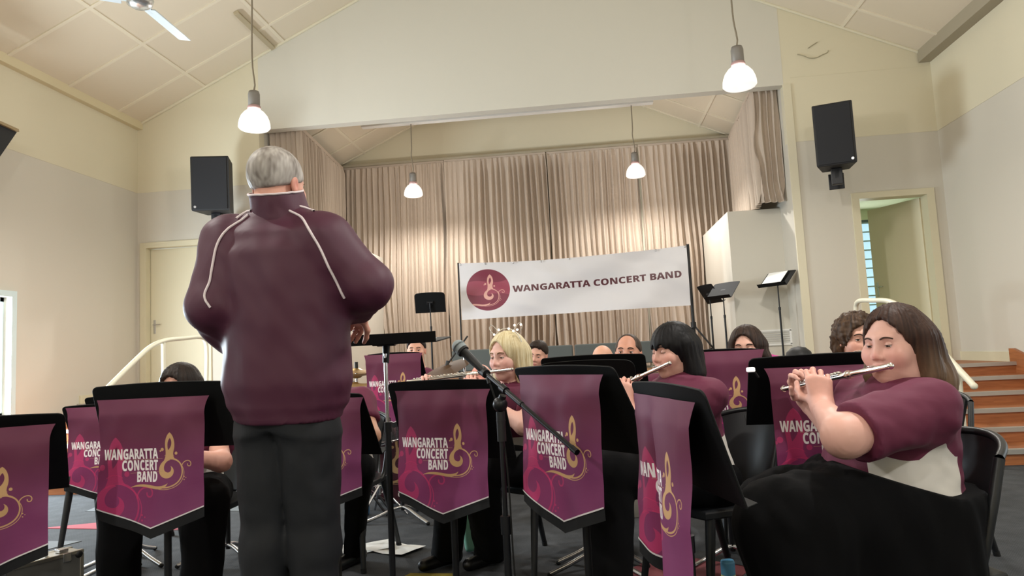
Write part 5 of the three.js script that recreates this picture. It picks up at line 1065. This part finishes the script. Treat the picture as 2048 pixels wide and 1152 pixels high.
// ---------- microphone on a boom stand ----------
{
  const X = -0.313, Z = -2.42, s = thing('microphone_stand', 'black boom microphone stand between two maroon banners', 'microphone stand', [X, 0, Z]);
  const L = (x, y, z) => V(x - X, y, z - Z), tail = L(-0.05, 0.832, -2.08), tip = L(-0.373, 1.062, -2.512), on = (k) => tail.clone().lerp(tip, k), hub = on(0.765).add(V(-0.004, -0.022, 0.0));
  mesh('base', lathe([[0.001, 0], [0.125, 0], [0.13, 0.008], [0.12, 0.018], [0.03, 0.034], [0.001, 0.034]], 36), M.blackMetal, s);
  mesh('pole', [rod(V(0, 0.03, 0), V(0, 0.56, 0), 0.0125), rod(V(0, 0.55, 0), V(0, 0.9, 0), 0.0085), rod(V(0, 0.52, 0), V(0, 0.58, 0), 0.018)], M.blackMetal, s);
  mesh('grip', [rod(V(0, 0.83, 0), V(0, 0.93, 0), 0.0155), rod(V(0, 0.898, 0), V(0, 0.902, 0), 0.0165)], M.black, s);
  mesh('clutch', [ball(V(0, 0.955, 0), 0.026), rod(V(0, 0.955, 0), hub, 0.013), rod(on(0.735).add(V(0, 0, 0)), on(0.79), 0.014)], M.blackMetal, s);
  mesh('boom', [rod(tail, tip, 0.0075), rod(on(0.55), on(0.76), 0.0095), rod(tail, on(0.05), 0.0095)], M.blackMetal, s);
  mesh('clip', [rod(on(0.985), on(1.05), 0.0165, 0.018), rod(on(0.98), on(0.97).add(V(0.004, -0.03, 0.004)), 0.006)], M.black, s);
  const m = thing('microphone', 'black vocal microphone with a grey ball grille on the boom', 'microphone', [-0.379, 1.068, -2.516]);
  const d = V(-0.111, 0.108, -0.054).normalize(), at = (k) => d.clone().multiplyScalar(k);
  mesh('handle', [rod(at(-0.01), at(0.115), 0.0115, 0.0175), rod(at(0.113), at(0.123), 0.0235)], M.black, m);
  mesh('grille', [ball(at(0.143), 0.0255), rod(at(0.123), at(0.141), 0.0235, 0.0252)], std('#9aa4a8', 0.6, 0.15, { bumpMap: plasterBump, bumpScale: 0.002 }), m);
  mesh('ring', rod(at(0.138), at(0.144), 0.0262), std('#5d6467', 0.4, 0.6), m);
  mesh('lead', tube([at(-0.01), at(-0.03).add(V(0, -0.02, 0)), V(0.05, -0.14, 0.03), V(0.08, -0.3, 0.11), V(0.086, -0.6, 0.1), V(0.086, -1.0, 0.1), V(0.02, -1.063, 0.26)], 0.003, 40, 6), M.rubber, m);
}
// ---------- things on the floor ----------
{
  const c = thing('aluminium_case', 'aluminium flight case standing on the carpet at the lower left corner', 'case', [-2.60, 0, -3.04], 1.126);
  mesh('shell', rbox(0.42, 0.285, 0.12, 0.006, 0, 0.15, 0), std('#6f6f6c', 0.55, 0.35), c);
  const al = std('#c3beb0', 0.3, 0.9);
  for (const [x0, x1, y0, y1, z] of [[-0.212, 0.212, 0.282, 0.3, 0.052], [-0.212, 0.212, 0.282, 0.3, -0.052], [-0.212, 0.212, 0.0, 0.018, 0.052], [-0.212, 0.212, 0.0, 0.018, -0.052], [-0.212, -0.194, 0.018, 0.282, 0.052], [0.194, 0.212, 0.018, 0.282, 0.052], [0.194, 0.212, 0.018, 0.282, -0.052], [-0.212, -0.194, 0.018, 0.282, -0.052]])
    mesh('edge_profile', rbox(x1 - x0, y1 - y0, 0.024, 0.004, (x0 + x1) / 2, (y0 + y1) / 2, z), al, c);
  mesh('top_panel', slab(-0.2, 0.2, 0.283, 0.297, -0.04, 0.04), al, c);
  for (const x of [-0.19, 0.19]) mesh('corner_cap', [ball(V(x, 0.28, 0.06), 0.017, 1, 1, 0.6), ball(V(x, 0.28, -0.06), 0.017, 1, 1, 0.6)], M.black, c);
  mesh('handle', tube([V(-0.075, 0.3, 0), V(-0.07, 0.322, 0), V(-0.05, 0.328, 0), V(0.05, 0.328, 0), V(0.07, 0.322, 0), V(0.075, 0.3, 0)], 0.0075, 30, 8), M.black, c);
  for (const x of [-0.135, 0.135]) mesh('latch', [rbox(0.042, 0.016, 0.05, 0.004, x, 0.306, 0.01), rbox(0.036, 0.04, 0.008, 0.003, x, 0.28, 0.066)], M.chrome, c);
}
{
  const b = thing('water_bottle', 'mint green water bottle leaning between the blonde woman\'s feet', 'bottle', [-0.735, 0.01, -4.1]);
  mesh('body', lathe([[0.001, 0], [0.034, 0.002], [0.037, 0.02], [0.036, 0.17], [0.024, 0.2], [0.02, 0.21]], 28), std('#8fcdb4', 0.45), b);
  mesh('cap', lathe([[0.022, 0.205], [0.023, 0.24], [0.018, 0.246], [0.001, 0.246]], 24), std('#4f5f59', 0.5), b); b.rotation.z = 0.12;
}
{
  const b = thing('sunscreen_bottle', 'pale yellow bottle with a blue cap beside the sideways banner', 'bottle', [0.512, 0, -3.02]);
  mesh('body', lathe([[0.001, 0], [0.027, 0.001], [0.03, 0.01], [0.03, 0.185], [0.027, 0.19]], 28), std('#dcd38c', 0.5), b);
  mesh('cap', lathe([[0.0285, 0.19], [0.0285, 0.235], [0.025, 0.245], [0.001, 0.247]], 28), std('#5c9cc4', 0.45), b);
}
{
  const b = thing('blue_flask', 'blue plastic flask on the carpet near the drums', 'bottle', [-1.70, 0, -5.1]);
  mesh('body', lathe([[0.001, 0], [0.036, 0.002], [0.04, 0.03], [0.038, 0.15], [0.02, 0.19]], 24), std('#3f6c94', 0.4), b);
  mesh('cap', lathe([[0.021, 0.185], [0.021, 0.215], [0.001, 0.217]], 20), M.white, b);
}
const paperLabels = [['white sheet of paper on the carpet right of the conductor\'s legs', -1.4, -4.22, 0.4], ['folded white sheet of paper on the carpet beside the first one', -1.21, -4.18, -0.5], ['white sheet of paper on the carpet behind the black chair', 0.98, -4.56, 0.2]];
for (const [label, x, z, t] of paperLabels) {
  const g = new THREE.PlaneGeometry(0.3, 0.21, 12, 8).rotateX(-Math.PI / 2), p = g.attributes.position;
  for (let i = 0; i < p.count; i++) p.setY(i, 0.004 + 0.012 * Math.abs(p.getX(i)) / 0.15 + 0.004 * noise(p.getX(i) * 9, p.getZ(i) * 9, x));
  g.computeVertexNormals();
  const s = tag(mesh('paper_sheet', g, std('#ecebe6', 0.9, 0, { side: THREE.DoubleSide })), label, 'paper'); s.position.set(x, 0, z); s.rotation.y = t;
}
{
  const b = thing('gig_bag', 'black soft bag with yellow straps behind the right hand banner', 'bag', [0.97, 0, -3.82]);
  mesh('pouch', rbox(0.3, 0.42, 0.14, 0.04, 0, 0.21, 0, 4), std('#121214', 0.85), b);
  mesh('strap', [rbox(0.018, 0.16, 0.01, 0.003, -0.02, 0.32, 0.073), rbox(0.018, 0.1, 0.01, 0.003, 0, 0, 0).rotateZ(0.9).translate(0.06, 0.37, 0.072)], std('#d8c94e', 0.6), b);
  mesh('carry_handle', tube([V(-0.05, 0.41, 0), V(-0.045, 0.45, 0), V(0.045, 0.45, 0), V(0.05, 0.41, 0)], 0.008, 16, 8), M.black, b);
}
{
  const k = thing('instrument_case', 'tall black instrument case standing behind the players', 'case', [1.42, 0, -5.42]);
  mesh('shell', rbox(0.62, 0.95, 0.3, 0.04, 0, 0.475, 0, 4), std('#141416', 0.7), k);
  mesh('latch', [rbox(0.05, 0.04, 0.012, 0.004, -0.15, 0.6, 0.152), rbox(0.05, 0.04, 0.012, 0.004, 0.15, 0.6, 0.152)], M.chrome, k);
  const cap = thing('peaked_cap', 'black peaked cap lying on top of the instrument case', 'cap', [1.55, 0.95, -5.42]);
  mesh('crown', lathe([[0.095, 0], [0.098, 0.03], [0.085, 0.08], [0.05, 0.112], [0.001, 0.122]], 28).scale(1, 1, 1.15), M.black, cap);
  mesh('peak', new THREE.CylinderGeometry(0.1, 0.1, 0.006, 28, 1, false, Math.PI * 0.9, Math.PI * 0.9).scale(1, 1, 1.5).translate(-0.06, 0.006, 0.02), M.black, cap);
  const bag = thing('pink_pouch', 'bright pink cloth pouch beside the black cap', 'pouch', [1.31, 0.95, -5.36]);
  mesh('cloth', surface((p) => ell(p[0], p[1] - 0.03, p[2], 0.1, 0.045, 0.08) + 0.01 * noise(p[0] * 24, p[1] * 24, p[2] * 24), [-0.14, -0.02, -0.12], [0.14, 0.1, 0.12], 0.008), std('#c2418f', 0.8), bag);
  mesh('drawstring', tube([V(-0.07, 0.05, 0.02), V(-0.09, 0.075, 0.03), V(-0.06, 0.085, 0.05), V(-0.05, 0.06, 0.04)], 0.003, 16, 5), M.white, bag);
}
// ---------- drums and cymbals ----------
{
  const cv = document.createElement('canvas'); cv.width = cv.height = 512; const c = cv.getContext('2d');
  c.fillStyle = '#3d1622'; c.fillRect(0, 0, 512, 512); clef(c, 262, 250, 0.92, '#a98a62', true);
  c.fillStyle = '#e8e2e0'; c.font = 'bold 44px sans-serif'; c.textAlign = 'center'; c.textBaseline = 'middle';
  const word = 'WANGARATTA CONCERT BAND';
  for (let i = 0; i < word.length; i++) { const a = Math.PI * 0.5 + (word.length / 2 - 0.5 - i) * 0.135; c.save(); c.translate(256 + 214 * Math.cos(a), 256 + 214 * Math.sin(a)); c.rotate(a - Math.PI / 2); c.fillText(word[i], 0, 0); c.restore(); }
  const t = new THREE.CanvasTexture(cv); t.colorSpace = THREE.SRGBColorSpace; t.magFilter = THREE.LinearFilter;
  const d = thing('bass_drum', 'bass drum with a dark maroon head, gold swirl and white wording', 'drum', [-1.52, 0.34, -5.52], 0.12);
  mesh('shell', new THREE.CylinderGeometry(0.3, 0.3, 0.34, 48, 1, true).rotateX(Math.PI / 2), std('#3a1620', 0.3, 0, { side: THREE.DoubleSide }), d);
  mesh('front_head', new THREE.CircleGeometry(0.296, 48).translate(0, 0, 0.165), new THREE.MeshStandardMaterial({ map: t, roughness: 0.45 }), d);
  mesh('rear_head', new THREE.CircleGeometry(0.296, 48).rotateY(Math.PI).translate(0, 0, -0.165), M.white, d);
  mesh('hoop', new THREE.TorusGeometry(0.302, 0.016, 10, 56).translate(0, 0, 0.165), std('#2c0f18', 0.3), d);
  mesh('hoop', new THREE.TorusGeometry(0.302, 0.016, 10, 56).translate(0, 0, -0.165), std('#2c0f18', 0.3), d);
  for (let i = 0; i < 8; i++) { const a = i * Math.PI / 4 + 0.3; mesh('lug', rod(V(0.312 * Math.cos(a), 0.312 * Math.sin(a), 0.13), V(0.312 * Math.cos(a), 0.312 * Math.sin(a), -0.13), 0.007), M.chrome, d); }
  for (const s of [-1, 1]) mesh('spur', rod(V(s * 0.27, -0.12, 0.1), V(s * 0.38, -0.335, 0.2), 0.009), M.chrome, d);
  const n = thing('snare_drum', 'chrome snare drum in front of the bass drum', 'drum', [-1.57, 0.6, -5.08]);
  mesh('shell', new THREE.CylinderGeometry(0.15, 0.15, 0.12, 40, 1, true), std('#b9bcc0', 0.25, 0.95, { side: THREE.DoubleSide }), n);
  mesh('head', new THREE.CylinderGeometry(0.15, 0.15, 0.004, 40).translate(0, 0.06, 0), M.white, n);
  for (const y of [0.06, -0.06]) mesh('hoop', new THREE.TorusGeometry(0.154, 0.007, 8, 40).rotateX(Math.PI / 2).translate(0, y, 0), M.chrome, n);
  for (let i = 0; i < 8; i++) { const a = i * Math.PI / 4; mesh('lug', rod(V(0.158 * Math.cos(a), -0.06, 0.158 * Math.sin(a)), V(0.158 * Math.cos(a), 0.06, 0.158 * Math.sin(a)), 0.005), M.chrome, n); }
  mesh('stand', [rod(V(0, -0.07, 0), V(0, -0.45, 0), 0.011), ...[0, 2.1, 4.2].map((a) => rod(V(0, -0.38, 0), V(0.2 * Math.cos(a), -0.592, 0.2 * Math.sin(a)), 0.009)), ...[0.5, 2.6, 4.7].map((a) => rod(V(0, -0.1, 0), V(0.14 * Math.cos(a), -0.066, 0.14 * Math.sin(a)), 0.008))], M.chrome, n);
  const cymbalMat = (hex) => std(hex, 0.34, 0.9);
  const cymProf = (R) => lathe([[0.006, 0.028], [0.03, 0.024], [0.045, 0.012], [0.06, 0.01], [R * 0.6, 0.004], [R, -0.008], [R, -0.0095], [0.06, 0.007], [0.04, 0.009], [0.006, 0.02]], 48);
  const stand = (name, label, x, z, h) => { const s = thing(name, label, 'cymbal', [x, 0, z]); mesh('pole', rod(V(0, 0.2, 0), V(0, h, 0), 0.009), M.chrome, s); for (const a of [0.3, 2.4, 4.5]) mesh('leg', rod(V(0, 0.3, 0), V(0.26 * Math.cos(a), 0.01, 0.26 * Math.sin(a)), 0.008), M.blackMetal, s); return s; };
  const hh = stand('hi_hat', 'pair of small pale hi-hat cymbals at the conductor\'s right side', -1.795, -5.3, 1.12);
  mesh('top_cymbal', cymProf(0.17).translate(0, 1.045, 0), cymbalMat('#b8935a'), hh); mesh('bottom_cymbal', cymProf(0.17).rotateX(Math.PI).translate(0, 1.02, 0), cymbalMat('#b8935a'), hh); mesh('clutch', rod(V(0, 1.06, 0), V(0, 1.12, 0), 0.014), M.black, hh);
  const cr = stand('crash_cymbal', 'pale brass cymbal below the hi-hat at the conductor\'s right side', -1.76, -5.12, 0.98);
  mesh('plate', cymProf(0.2).rotateZ(0.06).translate(0, 0.945, 0), cymbalMat('#c2a06a'), cr);
  const rd = stand('ride_cymbal', 'dark brown tilted cymbal beside the microphone', -0.98, -5.5, 1.2);
  mesh('plate', cymProf(0.205).rotateX(0.28).rotateZ(0.3).translate(-0.13, 1.03, 0.1), std('#4a3117', 0.6, 0.35), rd);
  mesh('boom_arm', [rod(V(0.03, 1.28, -0.02), V(-0.14, 1.04, 0.09), 0.007), ball(V(0, 1.2, 0), 0.018), rod(V(-0.125, 1.05, 0.095), V(-0.118, 1.09, 0.08), 0.014)], M.black, rd);
}
// ---------- on and before the stage ----------
for (const [x0, x1, label] of [[-1.93, -0.215, 'long dark grey padded bench on the stage, left one of two'], [-0.19, 1.3, 'long dark grey padded bench on the stage, right one of two']]) {
  const b = thing('padded_bench', label, 'bench', [(x0 + x1) / 2, STAGE, -9.98]), w = x1 - x0, pad = std('#555957', 0.8);
  mesh('backrest', rbox(w, 0.3, 0.09, 0.02, 0, 0.3, 0.1, 3), pad, b); mesh('seat', rbox(w, 0.1, 0.3, 0.02, 0, 0.24, -0.1, 3), pad, b);
  for (const s of [-1, 1]) for (const z of [-0.2, 0.1]) mesh('leg', slab(s * (w / 2 - 0.1) - 0.02, s * (w / 2 - 0.1) + 0.02, 0, 0.2, z - 0.02, z + 0.02), M.black, b);
}
{ // small fittings
  const l = thing('clip_light', 'small white clip light on the corner of the right hand music stand', 'light', [0.585, 1.025, -2.655]);
  mesh('lamp_head', rbox(0.03, 0.017, 0.02, 0.005, 0, 0, 0), std('#ffffff', 0.4, 0, { emissive: new THREE.Color(1, 1, 1), emissiveIntensity: 0.8 }), l); mesh('clip_arm', rod(V(0.012, -0.004, -0.006), V(0.03, -0.03, -0.02), 0.004), M.black, l);
  const s = tag(mesh('sheet_music', rbox(0.26, 0.19, 0.002, 0.0008, 0, 0, 0).rotateX(0.62), M.paper), 'white sheet music on the stand behind the long haired flutist', 'sheet music'); s.position.set(0.86, 0.985, -2.795);
  const w = thing('wall_cable', 'loose thin grey cable looped on the upper wall right of the stage', 'cable', [3.3, 4.95, ZW + 0.012]);
  mesh('wire', tube([V(-0.235, 0.03, 0), V(-0.16, 0.0, 0.006), V(-0.09, -0.04, 0.008), V(0.0, -0.045, 0.006), V(0.09, -0.01, 0.008), V(0.16, 0.02, 0.004), V(0.17, 0.045, 0.004)], 0.006, 40, 6), std('#a8a188', 0.7), w);
  mesh('wire', tube([V(-0.09, 0.1, 0.002), V(-0.04, 0.13, 0.008), V(0.04, 0.175, 0.002)], 0.006, 20, 6), std('#a8a188', 0.7), w);
  structure(mesh('trim_7', slab(OR + 0.1, XR, 4.662, 4.676, ZW, ZW + 0.008), M.upper));
}
renderer.render(scene, camera);
